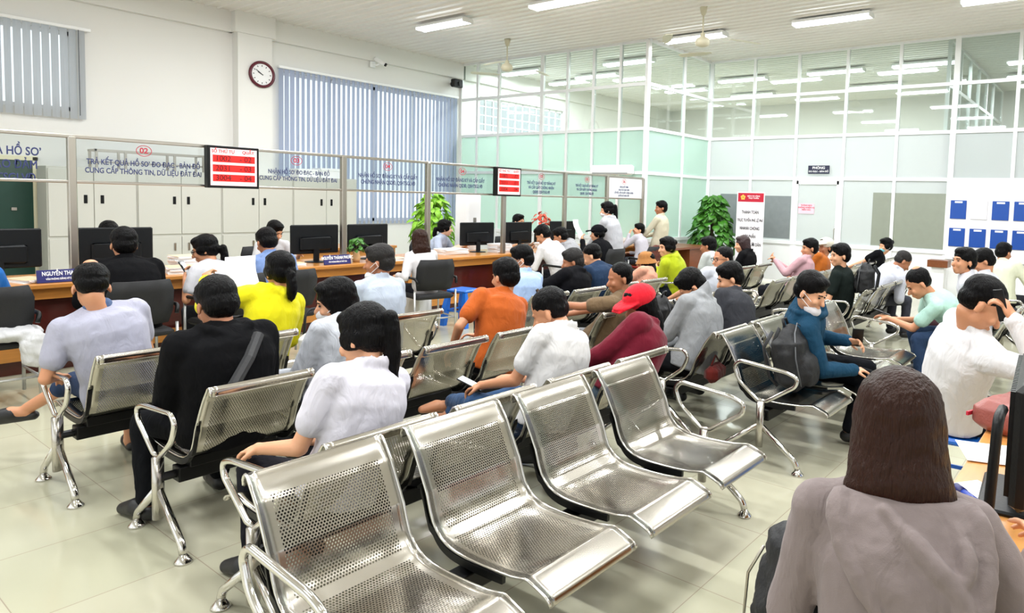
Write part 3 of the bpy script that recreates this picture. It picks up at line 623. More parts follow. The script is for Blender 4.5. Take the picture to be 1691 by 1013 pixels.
stool(1.47, .33, 22, '#C99A5E', .44, 'tan stool under the woman in the taupe hoodie'); stool(9.92, 1.16, 30, '#3A3B40', .4, 'dark stool under the cream shirt visitor at the far right desk'); stool(10.1, 6.72, 0, '#8A2A22', .44, 'red stool under the child near the cream shirt man'); stool(7.88, 6.34, 0, '#3A3B40', .42, 'dark stool under the grey hooded person leaning on the counter')
r = empty('computer_case', (5.28, 6.78, 0), 0, 'white box standing on the floor under the chair of the long haired woman', 'computer'); bevel(G().box(-.1, .1, -.2, .2, 0, .4).build('case', mat('case_white', '#DEDDD6', .5, bump=.02), r)); G().box(-.08, .08, -.204, -.2, .05, .36).build('front_cover', PAPER, r)
# ------------------------------------------------------------------ desk at the right with its things
r = empty('side_desk', (0, 0, 0), 0, 'orange wooden desk at the right edge where the taupe hoodie woman sits', 'desk')
bevel(G().box(1.66, 3.32, -.75, .37, .715, .75).build('desktop', WOODO, r), .006)
for x in (1.72, 3.24): G().box(x-.02, x+.02, -.7, .3, 0, .715).build('side_panel', WOODO, r)
G().box(1.7, 3.24, -.45, -.43, .25, .715).build('modesty_panel', WOODO, r)
r = empty('desk_monitor', (2.33, .19, .75), 4, 'black ribbed monitor back with stand at the right edge of the frame', 'monitor')
g = G(); sec = []
g.rbox(-.3, .3, -.03, .02, .07, .40, .015).build('screen_housing', PLB, r)
g = G()
for k in range(26): x = -.27+.0215*k; g.box(x, x+.012, .02, .032, .1, .38)
g.build('rear_ribs', PLB, r); G().rbox(-.04, .04, -.03, .03, 0, .12, .01).build('stand', PLB, r); G().rbox(-.16, .16, -.1, .1, 0, .015, .006).build('base', PLB, r)
G().tube(arc([(-.31, .045, .34), (-.40, .05, .34), (-.40, .06, .03), (-.2, .06, .02)], .04), .013, 8).build('support_arm', PLB, r, True)
LEA = mat('maroon_leather', '#8E4A42', .4, bump=.2, bscale=120, var=.1)
r = empty('leather_bag', (3.12, .24, .75), -20, 'reddish brown leather bag on the far end of the side desk', 'bag'); organic(G().rbox(-.2, .2, -.13, .13, 0, .12, .03), 'bag_body', LEA, r, .01, 6, .012, .08)
G().tube(arc([(-.12, -.05, .12), (-.1, -.02, .2), (.1, .03, .2), (.12, .05, .12)], .05), .009).build('handle', mat('dark_leather', '#3A1512', .4, bump=.1), r, True); G().box(-.205, .205, .128, .136, .05, .065).build('zip', INKR, r)
for i, (a, b, c, lb) in enumerate([((3.25, .1, .9), (2.9, .22, .96), (2.55, .12, .8), 'black cable looping over the leather bag'), ((1.9, .42, .757), (2.3, .2, .757), (2.9, .1, .757), 'thin black cable lying across the side desk'), ((2.05, .05, .76), (2.25, .2, .79), (2.4, .1, .8), 'black cable end beside the monitor stand')]):
    pts = [V(a)*(1-t)**2+V(b)*2*t*(1-t)+V(c)*t*t for t in [k/12 for k in range(13)]]
    tag(G().tube([(p.x, p.y, max(p.z, .756)) for p in pts], .004 if i else .006, 6).build('cable', RUB, None, True), lb, 'cable', 'black cables on the side desk')
def sheet(x, y, z, rz, w, h, lb, name='paper_sheet', m=None, tilt=0, cat='paper', grp='loose papers'):
    o = empty(name, (x, y, z), rz, lb, cat, grp); o.rotation_euler = (R(tilt), 0, R(rz)); g = G(); n = 6; vs = []
    for s in (0, .0015):
        for i in range(n+1):
            for k in (-1, 1): vs.append((w*k/2, h*(i/n-.5), s+.012*math.sin(i*1.1)*(1 if tilt else .1)+.004*(1 if not tilt else 0)))
    N_ = (n+1)*2; fs = []
    for i in range(n): a = i*2; fs += [(a, a+1, a+3, a+2), (N_+a, N_+a+2, N_+a+3, N_+a+1), (a, a+2, N_+a+2, N_+a), (a+1, N_+a+1, N_+a+3, a+3)]
    fs += [(0, N_, N_+1, 1), (2*n, 2*n+1, N_+2*n+1, N_+2*n)]
    g.add(vs, fs).build('sheet', m or PAPER, o, True); return o
sheet(2.72, .26, .751, 20, .21, .3, 'white paper pack on the side desk next to the monitor'); sheet(2.28, .27, .751, -35, .15, .2, 'white paper beside the blue marker on the side desk'); sheet(2.6, .02, .751, 5, .2, .28, 'pale yellow paper under the monitor', m=mat('yellow_paper', '#EFE59A', .8, bump=.02)); sheet(3.62, .08, .751, 12, .21, .3, 'paper near the elbow of the man in white') if 0 else None
r = empty('marker_pen', (2.2, .3, .77), 40, 'blue marker pen on the side desk by the hoodie shoulder', 'pen'); M = Matrix.Rotation(R(90), 4, 'Y')
G().cyl((-.05, 0, 0), (.03, 0, 0), .012).build('barrel', mat('marker_blue', '#243FA0', .35), r, True); G().cyl((.03, 0, 0), (.07, 0, 0), .014).build('cap', NAVY, r, True)
# counter things
def plate(x, lb, t1, t2, w):
    r = empty('name_plate', (x, 7.2, .755), 0, lb, 'name plate', 'blue name plates'); Mt = Matrix.Rotation(R(-12), 4, 'X')
    G().rbox(-w, w, -.008, .008, 0, .11, .003, Mt).build('plate', NAVY, r); G().rbox(-.05, .05, 0, .08, 0, .012, .003).build('foot', PAPER, r)
    text(t1, .05, Mt @ MY(0, -.009, .075) @ Matrix.Diagonal((.68, 1, 1, 1)), PAPER, r, bold=.0025); text(t2, .022, Mt @ MY(0, -.009, .03) @ Matrix.Diagonal((.7, 1, 1, 1)), PAPER, r, bold=.001)
plate(1.98, 'dark blue name plate on the counter at left, beside the balding man', 'NGUYỄN THANH SANG', 'VĂN PHÒNG ĐĂNG KÝ ĐẤT ĐAI CHI NHÁNH', .22); plate(4.52, 'dark blue name plate on the counter beside the small potted plant', 'NGUYỄN THÀNH PHƯỚC', 'VĂN PHÒNG ĐĂNG KÝ ĐẤT ĐAI', .17)
def pile(x, y, z, n, lb, s=1, rz=0):
    r = empty('document_stack', (x, y, z), rz, lb, 'documents', 'stacks of documents on the counter'); g = G()
    for i in range(n):
        M = Matrix.Rotation(R(random.uniform(-9, 9)), 4, 'Z') @ Matrix.Translation((random.uniform(-.01, .01), random.uniform(-.01, .01), 0)); g.box(-.11*s, .11*s, -.15*s, .15*s, i*.009, i*.009+.008, M)
    g.build('sheets', PAPER, r); G().box(-.112*s, .112*s, -.152*s, .152*s, n*.009, n*.009+.002).build('cover', mat('folder_tan', '#DCC9A4', .6, bump=.02) if n % 2 else PAPER, r)
pile(2.98, 7.35, .755, 7, 'paper stack on the counter beside the black coat', 1.2, 80); pile(3.15, 7.7, .755, 15, 'tall tan folder stack on the counter behind the woman with glasses', 1.1, 90); pile(3.55, 7.35, .755, 4, 'open papers on the counter near the woman with glasses', 1.2, 70); pile(4.05, 7.4, .755, 3, 'reddish folder pile left of the small potted plant', 1, 80); pile(5.3, 7.3, .755, 3, 'papers on the counter left of the long haired woman', 1.2, 80)
pile(6.55, 7.6, .755, 8, 'paper stack in front of the official woman', 1.3, 85); pile(7.35, 7.45, .755, 14, 'striped document pile right of the far display post', 1, 90); pile(8.6, 7.6, .755, 10, 'black and white document pile below the red flowers', 1.2, 80); pile(1.75, 7.4, .755, 3, 'white papers behind the left name plate', 1, 20)
def phone(x, y, z, rot, lb, lit=True):
    o = empty('smartphone', (x, y, z), 0, lb, 'phone', 'smartphones held by visitors'); o.rotation_euler = [R(a) for a in rot]
    G().rbox(-.036, .036, -.075, .075, -.004, .004, .003).build('case', PLB, o)
    G().box(-.032, .032, -.07, .07, .0041, .005).build('screen', mat('phone_screen', '#DDE5EA', .2, emit='#DDE6EC', estr=.5) if lit else mat('phone_dark', '#0B0D10', .12), o)
PLEAF = mat('leaf_green', '#3F7A22', .4, bump=.1, bscale=40, var=.35); PLEAFL = mat('leaf_lime', '#8CC63A', .4, bump=.1, bscale=40, var=.25)
def plant(x, y, z, h, rad, n, lsz, m, pot, lb, name='potted_plant', stem=True, z0=.25):
    r = empty(name, (x, y, z), 0, lb, 'plant')
    G().lathe((0, 0, 0), pot, 24).build('pot', mat('pot_dark', '#2B2B2A', .4, bump=.05) if n > 200 else mat('pot_cream', '#C9A87C', .5, bump=.05), r, True)
    G().cyl((0, 0, pot[-1][1]*.5), (0, 0, h*.92), rad*.1, rad*.06).build('moss_pole', mat('moss', '#3A3320', .9, bump=.5, bscale=30), r)
    g = G(); rnd = random.Random(n)
    for i in range(n):
        t = rnd.random(); hz = z0+(h-z0)*t; rr_ = rad*(1-.72*t**1.6)*(.45+.55*rnd.random()**.5); a = rnd.uniform(0, 6.283); c = V((rr_*math.cos(a), rr_*math.sin(a), hz))
        s = lsz*rnd.uniform(.7, 1.15); dn = R(rnd.uniform(15, 70)); M = Matrix.Translation(c) @ Matrix.Rotation(a-math.pi/2+rnd.uniform(-.5, .5), 4, 'Z') @ Matrix.Rotation(-dn, 4, 'X') @ Matrix.Rotation(R(rnd.uniform(-25, 25)), 4, 'Y')
        o_ = [(0, 0, 0), (.32, .1, .03), (.42, .38, .02), (.25, .75, -.02), (0, 1.05, -.12), (-.25, .75, -.02), (-.42, .38, .02), (-.32, .1, .03), (0, .45, -.05)]
        vs = [M @ (V(p)*s) for p in o_]; vs2 = [M @ (V(p)*s-V((0, 0, .0015))) for p in o_]
        g.add(vs+vs2, [(8, k, (k+1) % 8) for k in range(8)]+[(17, 9+(k+1) % 8, 9+k) for k in range(8)]+[(k, 9+k, 9+(k+1) % 8, (k+1) % 8) for k in range(8)])
    tag(g.build('foliage', m, r, True), kind='stuff'); return r
plant(12.35, 6.55, 0, 1.74, .46, 420, .17, PLEAF, [(.001, 0), (.17, 0), (.22, .36), (.2, .37), (.001, .34)], 'large dense green climbing plant standing beside the white banner', 'climbing_plant', z0=.62)
plant(7.35, 9.0, 0, 1.62, .36, 230, .15, PLEAFL, [(.001, 0), (.15, 0), (.19, .32), (.17, .33), (.001, .3)], 'light green leafy plant behind the counter in front of the blue blind', 'leafy_plant', z0=.85)
plant(4.86, 7.35, .755, .3, .11, 46, .075, PLEAF, [(.001, 0), (.04, 0), (.05, .05), (.035, .1), (.042, .13), (.001, .12)], 'small green plant in a cream vase on the counter between two monitors', 'vase_plant', z0=.14)
plant(9.1, 8.2, .755, .6, .16, 40, .09, mat('petal_red', '#D8543A', .5, bump=.05, var=.3), [(.001, 0), (.05, 0), (.06, .1), (.04, .18), (.001, .17)], 'red orange artificial flowers behind the far end of the counter', 'flower_vase', z0=.38)
# back-office desks and furniture behind the counter
r = empty('office_desk', (5.75, 9.6, 0), 0, 'orange wooden desk behind the counter near the leafy plant', 'desk'); bevel(G().box(-.8, 1.1, -.35, .4, .72, .76).build('desktop', WOODO, r)); G().box(-.78, -.5, -.33, .38, 0, .72).build('pedestal', WOODO, r); G().box(.8, 1.08, -.33, .38, 0, .72).build('pedestal', WOODO, r); G().box(-.5, .8, -.3, -.27, .3, .72).build('front_panel', WOODO, r)
r = empty('printer', (9.05, 7.95, .755), 0, 'black printer piled with trays at the far end of the counter', 'printer'); G().rbox(-.24, .24, -.16, .16, 0, .22, .015).build('body', PLB, r); G().rbox(-.2, .2, -.2, .1, .22, .25, .005).build('lid', SCRB, r); G().box(-.15, .15, -.2, -.16, .1, .104).build('paper_tray', PAPER, r)
r = empty('white_tower', (7.35, 8.15, .0), 0, 'tall white air purifier tower behind the counter by the far display post', 'appliance'); G().rbox(-.15, .15, -.15, .15, 0, 1.62, .03).build('housing', FRAME, r); G().rbox(-.03, .03, -.156, -.15, 1.1, 1.25, .002).build('control_panel', STEEL, r)
r = empty('small_desk', (11.5, 6.6, 0), 0, 'brown wooden desk end beside the big plant', 'desk'); bevel(G().box(-1.2, .35, -.3, .45, .72, .76).build('desktop', WOODB, r)); G().box(-.35, .3, -.25, .4, 0, .72).build('cupboard', WOODB, r)
r = empty('writing_desk', (11.35, .6, 0), 0, 'brown wooden desk where the cream shirt visitor writes, at the right edge', 'desk'); bevel(G().box(-1.0, 1.2, -.9, .3, .72, .76).build('desktop', WOODB, r)); G().box(-.95, -.5, -.85, .25, 0, .72).build('pedestal', WOODB, r)
r = empty('wooden_stand', (12.9, 2.46, 0), 0, 'small brown wooden table by the notice board', 'table'); bevel(G().box(-.15, .15, -.16, .16, .6, .72).build('tabletop', WOODB, r)); G().box(-.1, .1, -.1, .1, 0, .6).build('pedestal', FRAME, r)
# bags
BAGB = mat('bag_black', '#0D0E11', .65, bump=.25, bscale=90)
def backpack(x, y, z, rz, s, lb, tilt=0, m=None, toggle=True):
    r = empty('backpack', (x, y, z), rz, lb, 'bag', 'black backpacks'); r.rotation_euler = (R(tilt), 0, R(rz)); r.scale = (s, s, s)
    g = G().ell((0, 0, .2), (.17, .1, .22)).rbox(-.15, .15, -.1, .1, .02, .36, .05).ell((0, .1, .13), (.12, .06, .11)); organic(g, 'bag_body', m or BAGB, r, .01, 8, .02, .07)
    G().tube([(-.15, .085, .05), (-.16, .07, .22), (-.1, .06, .37), (0, .05, .42), (.1, .06, .37), (.16, .07, .22), (.15, .085, .05)], .004, 6).build('zip', mat('zip_grey', '#6B6D70', .4, .5), r, True)
    for sx in (-1, 1): G().tube([(sx*.07, -.09, .38), (sx*.09, -.15, .28), (sx*.1, -.13, .1), (sx*.1, -.08, .04)], .02, 8, ry=.006).build('strap', BAGB, r, True)
    G().tube([(-.04, -.02, .4), (-.03, -.03, .45), (.03, -.03, .45), (.04, -.02, .4)], .009, 6).build('handle', BAGB, r, True)
    if toggle: G().ell((-.2, .05, .26), (.018, .018, .022)).tube([(-.15, .06, .33), (-.19, .055, .28)], .003).build('cord_toggle', PAPER, r, True)
backpack(4.28, 1.62, .405, 185, 1.02, 'black backpack leaning on the steel seat beside the teal hoodie man', 8)
backpack(4.88, 3.08, .42, 10, .95, 'black bag on the seat between the beige shirt man and the grey hood', 6, toggle=False)
r = empty('shoulder_bag', (1.60, .56, .48), 50, 'black bag hanging at the left side of the taupe hoodie woman', 'bag'); organic(G().ell((0, 0, .1), (.2, .09, .17)).rbox(-.19, .19, -.07, .07, -.1, .12, .05).ell((.03, 0, .24), (.13, .06, .08)), 'bag_body', BAGB, r, .009, 5, .03, .06)
G().tube([(.1, .06, .25), (.16, .07, .15), (.18, .07, -.02)], .004).build('zip', STEEL, r, True)
r = empty('tote_bag', (2.46, 4.12, .41), 20, 'white tote bag with black print and black handles, on the seat by the masked woman', 'bag'); organic(G().rbox(-.17, .17, -.05, .05, 0, .28, .03), 'bag_body', mat('tote_white', '#D8D8D6', .8, bump=.2), r, .01, 4, .015, .08)
TB = mat('tote_print', '#111111', .7)
for s in (-1, 1): G().tube(arc([(-.08, s*.055, .25), (-.07, s*.055, .42), (.07, s*.055, .42), (.08, s*.055, .25)], .06), .009).build('handle', TB, r, True)
G().box(-.15, -.03, -.064, -.058, .08, .17).box(.03, .13, -.064, -.058, .05, .2).box(-.17, .17, -.066, -.06, .235, .265).build('print', TB, r)
r = empty('white_cloth', (1.36, 6.25, .5), 0, 'white cloth bundle on the black chair at the left edge', 'cloth'); organic(G().ell((0, 0, .03), (.2, .17, .06)).ell((.12, -.12, -.08), (.1, .06, .14)), 'bundle', cloth('#DADADC'), r, .012, 3, .05, .08)
r = empty('brown_jacket', (9.3, 5.9, .0), -15, 'brown jacket hanging over a black chair right of the standing woman', 'jacket'); organic(G().ell((0, -.06, .72), (.27, .09, .18)).ell((.05, -.1, .5), (.24, .07, .25)).ell((-.18, -.02, .55), (.1, .09, .22)), 'jacket_body', cloth('#5A3026'), r, .014, 3, .05, .1)
r = empty('red_bag', (4.12, 2.12, .405), 10, 'dark red bag on the seat under the grey hoodie man', 'bag'); organic(G().rbox(-.12, .12, -.05, .05, 0, .11, .03), 'bag_body', cloth('#5E1A14'), r, .01, 5, .01, .08)
G().tube([(-.08, 0, .12), (0, 0, .17), (.08, 0, .12)], .006).build('handle', cloth('#5E1A14'), r, True)
r = empty('electric_fan_base', (3.6, 9.2, 0), 0, 'dark tall post behind the counter between two cabinets', 'stand') if 0 else None
# ------------------------------------------------------------------ people
def ik(a, b, l1, l2, pole):
    d = b-a; L_ = d.length
    if L_ > (l1+l2)*.995: b = a+d*((l1+l2)*.995/L_); d = b-a; L_ = d.length
    if L_ < abs(l1-l2)+.05: b = a+d.normalized()*(abs(l1-l2)+.05) if L_ > 1e-4 else a+V((0, .1, 0)); d = b-a; L_ = d.length
    u = d/L_; x = (l1*l1-l2*l2+L_*L_)/(2*L_); h = math.sqrt(max(l1*l1-x*x, 1e-6)); p = V(pole); p = (p-u*p.dot(u)).normalized()
    return a+u*x+p*h, b
def hand(g, w, d, nrm, side, curl, s):
    """palm, four unequal bent fingers and a thumb"""
    d = d.normalized(); n = (nrm-d*nrm.dot(d)).normalized(); x = d.cross(n)*side
    c = w+d*.045*s; M = Matrix((x, d, n)).transposed()
    g.ell(c, (.038*s, .05*s, .015*s), M, 10, 7); g.cap(w-d*.02, w+d*.02*s, .024*s, .026*s, 10)
    for k, (o, ln) in enumerate(((-.030, .066), (-.010, .075), (.011, .071), (.030, .055))):
        p = c+x*o*s+d*.038*s; q = p; dd = d
        for j, f in enumerate((.45, .32, .26)):
            ang = curl*(.5+.55*j); dd = d*math.cos(ang)+n*math.sin(ang); q2 = q+dd*ln*f*s+x*(o*.12)*s; g.cap(q, q2, (.0098-.0007*j)*s, (.0092-.0007*j)*s, 8); q = q2
    t0 = w+d*.02*s-x*.026*s; t1 = t0+(d*.5-x*.8+n*.35).normalized()*.035*s; t2 = t1+(d*.9-x*.25+n*.5*curl).normalized()*.032*s
    g.cap(t0, t1, .013*s, .0105*s, 8); g.cap(t1, t2, .0105*s, .0085*s, 8)
def person(label, hip, face, head, top=('tee', '#EEEEEE'), legs='#15161A', hair='short', hc='k', sk='b', hy=0, hp=0, hr=0, tw=0, s=.95, fem=0, hl=None, hr_=None, kl=None, kr=None,
           vox=.0085, stand=0, seat=.41, shoe='#141416', mask=None, glasses=0, cap=None, fc=0, fat=1.0, elb=None, short=0, curl=.9, grp=None, hsz=1.1, peak=0, hem=-.16, collar=None, sandal=0, bulge=.035, erl=None):
    if seat == .41 and abs(face) < 20: hip = (hip[0]-math.sin(R(face))*.07, hip[1]+math.cos(R(face))*.07)
    hz = .84*s if stand else seat+.085
    Rz = Matrix.Rotation(R(-face), 3, 'Z'); H = Rz @ V((head[0]-hip[0], head[1]-hip[1], 0)); H.z = head[2]
    P = V((0, 0, hz)); w = 1-.1*fem
    L0, n0 = .46*s, .15*s; D = H-P; d = D.length
    L_ = L0
    if d < L0+n0: L_ = max(L0*.93, 1e-3)
    if d >= L_+n0: Cn = P+D*(L_/(L_+n0)) ; H = P+D*min(1, (L0+n0)*1.03/d) if d > (L0+n0)*1.03 else H; Cn = P+(H-P)*(L0/(L0+n0))
    else:
        a = (L_*L_-n0*n0+d*d)/(2*d); h = math.sqrt(max(L_*L_-a*a, 0)); u = D/d; e = V((0, -1, .25)); e = (e-u*e.dot(u)).normalized(); Cn = P+u*a+e*h
    X = Matrix.Rotation(R(tw), 3, 'Z') @ V((1, 0, 0)); sp = (Cn-P).normalized(); X = (X-sp*X.dot(sp)).normalized(); X0 = V((1, 0, 0))
    back = X.cross(sp)*-1; back = back if back.y < 0 else -back
    mid = (P+Cn)/2+back*bulge
    def spine(t):
        if t > 1: return Cn+(Cn-mid).normalized()*(t-1)*L0
        if t < 0: return P+(P-mid).normalized()*(-t)*L0
        c2 = mid*2-(P+Cn)/2; return P*(1-t)**2+c2*2*t*(1-t)+Cn*t*t
    sw = .172*s*w*(1+(fat-1)*.5); SH = [Cn-sp*.04*s-X*sw, Cn-sp*.04*s+X*sw]
    # root, head frame
    root = empty('person', (hip[0], hip[1], 0), face, label, 'person', grp)
    HM = Matrix.Rotation(R(hy), 3, 'Z') @ Matrix.Rotation(R(-hp), 3, 'X') @ Matrix.Rotation(R(hr), 3, 'Y'); hs = s*hsz
    def h_(x, y, z): return H+HM @ V((x*hs, y*hs, z*hs))
    def hel(g, c, r, n=14, m=9): g.ell(h_(*c), [q*hs for q in r], HM, n, m)
    g = G()
    hel(g, (0, -.012, .03), (.073, .092, .085), 18, 12); hel(g, (0, .03, -.025), (.058, .058, .085)); hel(g, (0, .052, -.083), (.032, .03, .028)); hel(g, (0, .02, -.06), (.05, .05, .045))
    g.cap(h_(0, .083, .0), h_(0, .104, -.034), .008*hs, .0135*hs, 8); hel(g, (0, .084, -.062), (.022, .012, .0065), 8, 5); hel(g, (0, .083, -.073), (.019, .011, .0065), 8, 5); hel(g, (0, .076, .02), (.045, .012, .008), 10, 5)
    for q in (-1, 1): hel(g, (q*.077, -.008, -.018), (.008, .017, .027), 8, 7); hel(g, (q*.033, .07, -.03), (.022, .018, .022), 8, 6)
    g.cap(spine(.93), h_(0, -.022, -.06), .06*s*(1-.12*fem), .05*s*(1-.1*fem), 14)
    g.cap(P, spine(.5), .1*s, .09*s*w); g.cap(spine(.5), spine(.92), .09*s*w, .075*s)
    g.cap(SH[0], SH[1], .042*s, .042*s)
    kind, tcol = top[0], top[1]; lng = kind in ('long', 'hoodie', 'jacket'); wr = []; el = []
    for i, side in ((0, -1), (1, 1)):
        tgt = (hl, hr_)[i]
        if tgt is None: tgt = (side*.11, .27, hz+.10)
        elif tgt == 'phone': tgt = (side*.05, .29, hz+.24)
        elif tgt == 'desk': tgt = (side*.19, .40, .80)
        elif tgt == 'side': tgt = (side*.21, .03, hz-.03)
        elif tgt == 'knee': tgt = (side*.13, .36, hz+.11)
        elif len(tgt) == 4: q = Rz @ V((tgt[0]-hip[0], tgt[1]-hip[1], 0)); tgt = (q.x, q.y, tgt[2])
        pole = (side*.45, -.35, -1) if not (elb and elb[i]) else elb[i]
        E, Wr = ik(SH[i], V(tgt), .275*s, .245*s, pole); el.append(E); wr.append(Wr)
        g.cap(SH[i], E, .041*s, .034*s); g.cap(E, Wr, .036*s, .024*s)
        dv = (Wr-E); nm = V((-side*.6, .1, -.6)) if tgt[2] > hz+.18 and not stand else V((-side*.2, 0, -1))
        if dv.z > .6*dv.length: nm = V((-side*.7, -.5, 0))
        hand(g, Wr, dv, nm, side, curl, s)
    kn = []; an = []
    for i, side in ((0, -1), (1, 1)):
        hj = P+V((side*.085*s, .01, -.015)); K = (kl, kr)[i]
        if stand: Kp, A = hj+V((side*.01, .02, -.39*s)), V((side*.1, -.02, .075)); tv = V((side*.03, .17, -.045))
        elif K is None: Kp, A = V((side*.13, .40*s, seat+.065)), V((side*.13, .36, .085)); tv = V((side*.02, .17, -.05))
        else: Kp, A, tv = V(K[0]), V(K[1]), V(K[2])
        kn.append(Kp); an.append(A)
        g.cap(hj, Kp, .07*s, .048*s); g.cap(Kp, A, .046*s, .034*s)
        g.cap(A+V((0, -.0, -.02)), A+tv*.55, .036*s, .034*s, 10); g.cap(A+tv*.5, A+tv, .038*s, .024*s, 10)
    organic(g, 'body', skin(sk), root, vox, 2)
    # clothes
    g = G(); f = fat; hd = kind in ('hoodie', 'jacket'); e = .008 if not hd else .02
    prof = [(hem if not stand else -.2, .168, .13), (0, .172, .132), (.22, .162, .122), (.48, .166, .12), (.72, .18, .122), (.88, .168, .11), (.97, .12, .085), (1.03, .066, .06)]
    rs = []
    for k, (t, rx, ry) in enumerate(prof):
        c = spine(t); u = (spine(t+.05)-spine(t-.05)).normalized(); Xk = (X0*(1-max(0, min(1, t)))+X*max(0, min(1, t))); Xk = (Xk-u*Xk.dot(u)).normalized(); Y = u.cross(Xk); rx = (rx*w*f+e)*s; ry = (ry*f*(1-.06*fem)+e)*s
        rs.append([c+Xk*rx*math.copysign(abs(math.cos(a))**.85, math.cos(a))+Y*ry*math.sin(a) for a in [2*math.pi*q/24 for q in range(24)]])
    g.rings(rs); g.cap(SH[0], SH[1], (.056+e)*s, (.056+e)*s)
    for i in (0, 1):
        g.cap(SH[i], Cn+sp*.01, (.05+e)*s, (.05+e)*s)
        if kind == 'vest': continue
        if lng: g.cap(SH[i], el[i], (.056+e)*s*f, (.046+e*.8)*s); g.cap(el[i], wr[i], (.046+e*.8)*s, (.033+e*.4)*s); g.cap(el[i]+(wr[i]-el[i])*.9, wr[i], (.034+e*.6)*s, (.035+e*.6)*s)
        else: q = SH[i]+(el[i]-SH[i])*.62; g.cap(SH[i], q, (.056+e)*s*f, (.056+e)*s); 
    if kind == 'hoodie':
        hb = Cn+back*.075*s-sp*.03*s; Mh = Matrix((X, back, sp)).transposed()
        g.ell(hb, (.135*s, .05*s, .085*s), Mh); g.tube([Cn+X*a*s+back*b*s+sp*c*s for a, b, c in ((0, -.10, -.02), (.075, -.075, .02), (.105, 0, .045), (.09, .075, .04), (0, .12, -.01), (-.09, .075, .04), (-.105, 0, .045), (-.075, -.075, .02))], .024*s, 8, closed=True)
        g.cap(hb-sp*.03*s, hb-sp*.12*s+back*.0, .06*s, .03*s)
        if peak: g.cap(Cn+back*.03+V((0, 0, .03)), Cn+back*.06+V((0, 0, .155)), .085*s, .012*s); g.cap(Cn+back*.03-X*.05+V((0, 0, .03)), Cn+back*.03+X*.05+V((0, 0, .03)), .06*s, .06*s)
    elif kind in ('long', 'shirt', 'polo', 'jacket'):
        cg = g if (not collar) else G(); pr_ = [(.072, .0), (.076, .045), (.062, .072), (.054, .03)]; rings_ = []
        for k in range(20):
            t = 2*math.pi*k/20; fr = -back*math.cos(t)+X*math.sin(t); lift = -.022*math.cos(t)
            rings_.append([Cn+fr*r_*s+sp*(z_-.01+lift)*s for r_, z_ in pr_])
        cg.rings(rings_, closed=True)
        if collar: organic(cg, 'collar', cloth(collar), root, .006, 2)
    organic(g, {'hoodie': 'hoodie', 'jacket': 'jacket', 'long': 'shirt', 'polo': 'polo_shirt', 'tee': 'tee_shirt', 'shirt': 'shirt'}[kind], cloth(tcol, top[2] if len(top) > 2 else .5), root, vox+.0015, 4, .016, .13)
    if legs:
        g = G(); g.ell(P+V((0, .0, -.01)), (.165*s*w*f, .125*s, .10*s))
        for i, side in ((0, -1), (1, 1)):
            hj = P+V((side*.085*s, .01, -.015)); g.cap(hj, kn[i], .086*s, .064*s)
            if short: g.cap(kn[i], kn[i]+(an[i]-kn[i])*.25, .064*s, .062*s)
            else: g.cap(kn[i], an[i]+(kn[i]-an[i])*.08, .062*s, .052*s)
        organic(g, 'trousers', cloth(legs), root, vox+.003, 4, .014, .1)
    if shoe:
        for i in (0, 1):
            K = (kl, kr)[i]; tv = V(K[2]) if K else (V(((-1, 1)[i]*.02, .17, -.05)) if not stand else V(((-1, 1)[i]*.03, .17, -.045)))
            g = G(); A = an[i]
            if sandal: g.cap(A+V((0, 0, -.05))-tv*.2, A+tv*1.1+V((0, 0, -.02)), .028, .03, 10); g.cap(A+tv*.5+V((0, 0, -.01)), A+tv*.9, .043, .038, 10)
            else: g.cap(A+V((0, -.01, -.03)), A+tv*.6, .044*s, .044*s, 10); g.cap(A+tv*.5, A+tv*1.1, .046*s, .03*s, 10)
            organic(g, 'shoe', mat('shoe'+shoe, shoe, .5, bump=.05), root, .009, 2)
    # hair
    HC = {'k': HAIRB, 'g': HAIRG, 'b': HAIRBR, 'r': HAIRR}[hc]; g = G()
    if hair != 'none':
        if hair == 'bald': hel(g, (0, -.022, .045), (.080, .094, .080), 18, 12); hel(g, (0, -.045, .0), (.074, .062, .06)); organic(G().ell(h_(0, -.045, .092), (.04*hs, .042*hs, .0385*hs), HM), 'scalp', skin(sk), root, .006, 2)
        elif hair == 'crop': hel(g, (0, -.022, .045), (.080, .094, .078), 18, 12); hel(g, (0, -.045, .0), (.074, .062, .06))
        else: hel(g, (0, -.02, .045), (.084, .099, .086), 18, 12); hel(g, (0, -.048, -.005), (.079, .068, .075)); hel(g, (0, .03, .085), (.062, .055, .035))
        if hair in ('pony', 'ponylong', 'tail'):
            for q in (-1, 1): hel(g, (q*.06, -.0, .0), (.028, .06, .05))
            ln = {'pony': .27, 'ponylong': .38, 'tail': .12}[hair]; b0 = h_(0, -.10, .035 if hair != 'tail' else -.03); pts = [b0, b0+HM @ V((0, -.035, .0)), b0+V((0, 0, 0))+HM @ V((0, -.045, 0))+V((0, -.0, -.05))]
            e0 = pts[-1]; pts += [e0+V((0, -.005, -ln*.4)), e0+V((.0, -.0, -ln*.75)), e0+V((0, .0, -ln))]
            for a, b, r1, r2 in zip(pts, pts[1:], (.024, .034, .036, .036, .028), (.034, .036, .036, .028, .008)): g.cap(a, b, r1*s, r2*s, 10)
        elif hair == 'bun': hel(g, (0, -.115, .045), (.036, .034, .036)); [hel(g, (q*.06, 0, 0), (.028, .06, .05)) for q in (-1, 1)]
        elif hair in ('bob', 'long', 'xlong'):
            ln = {'bob': .11, 'long': .2, 'xlong': .05}[hair]; rs = []
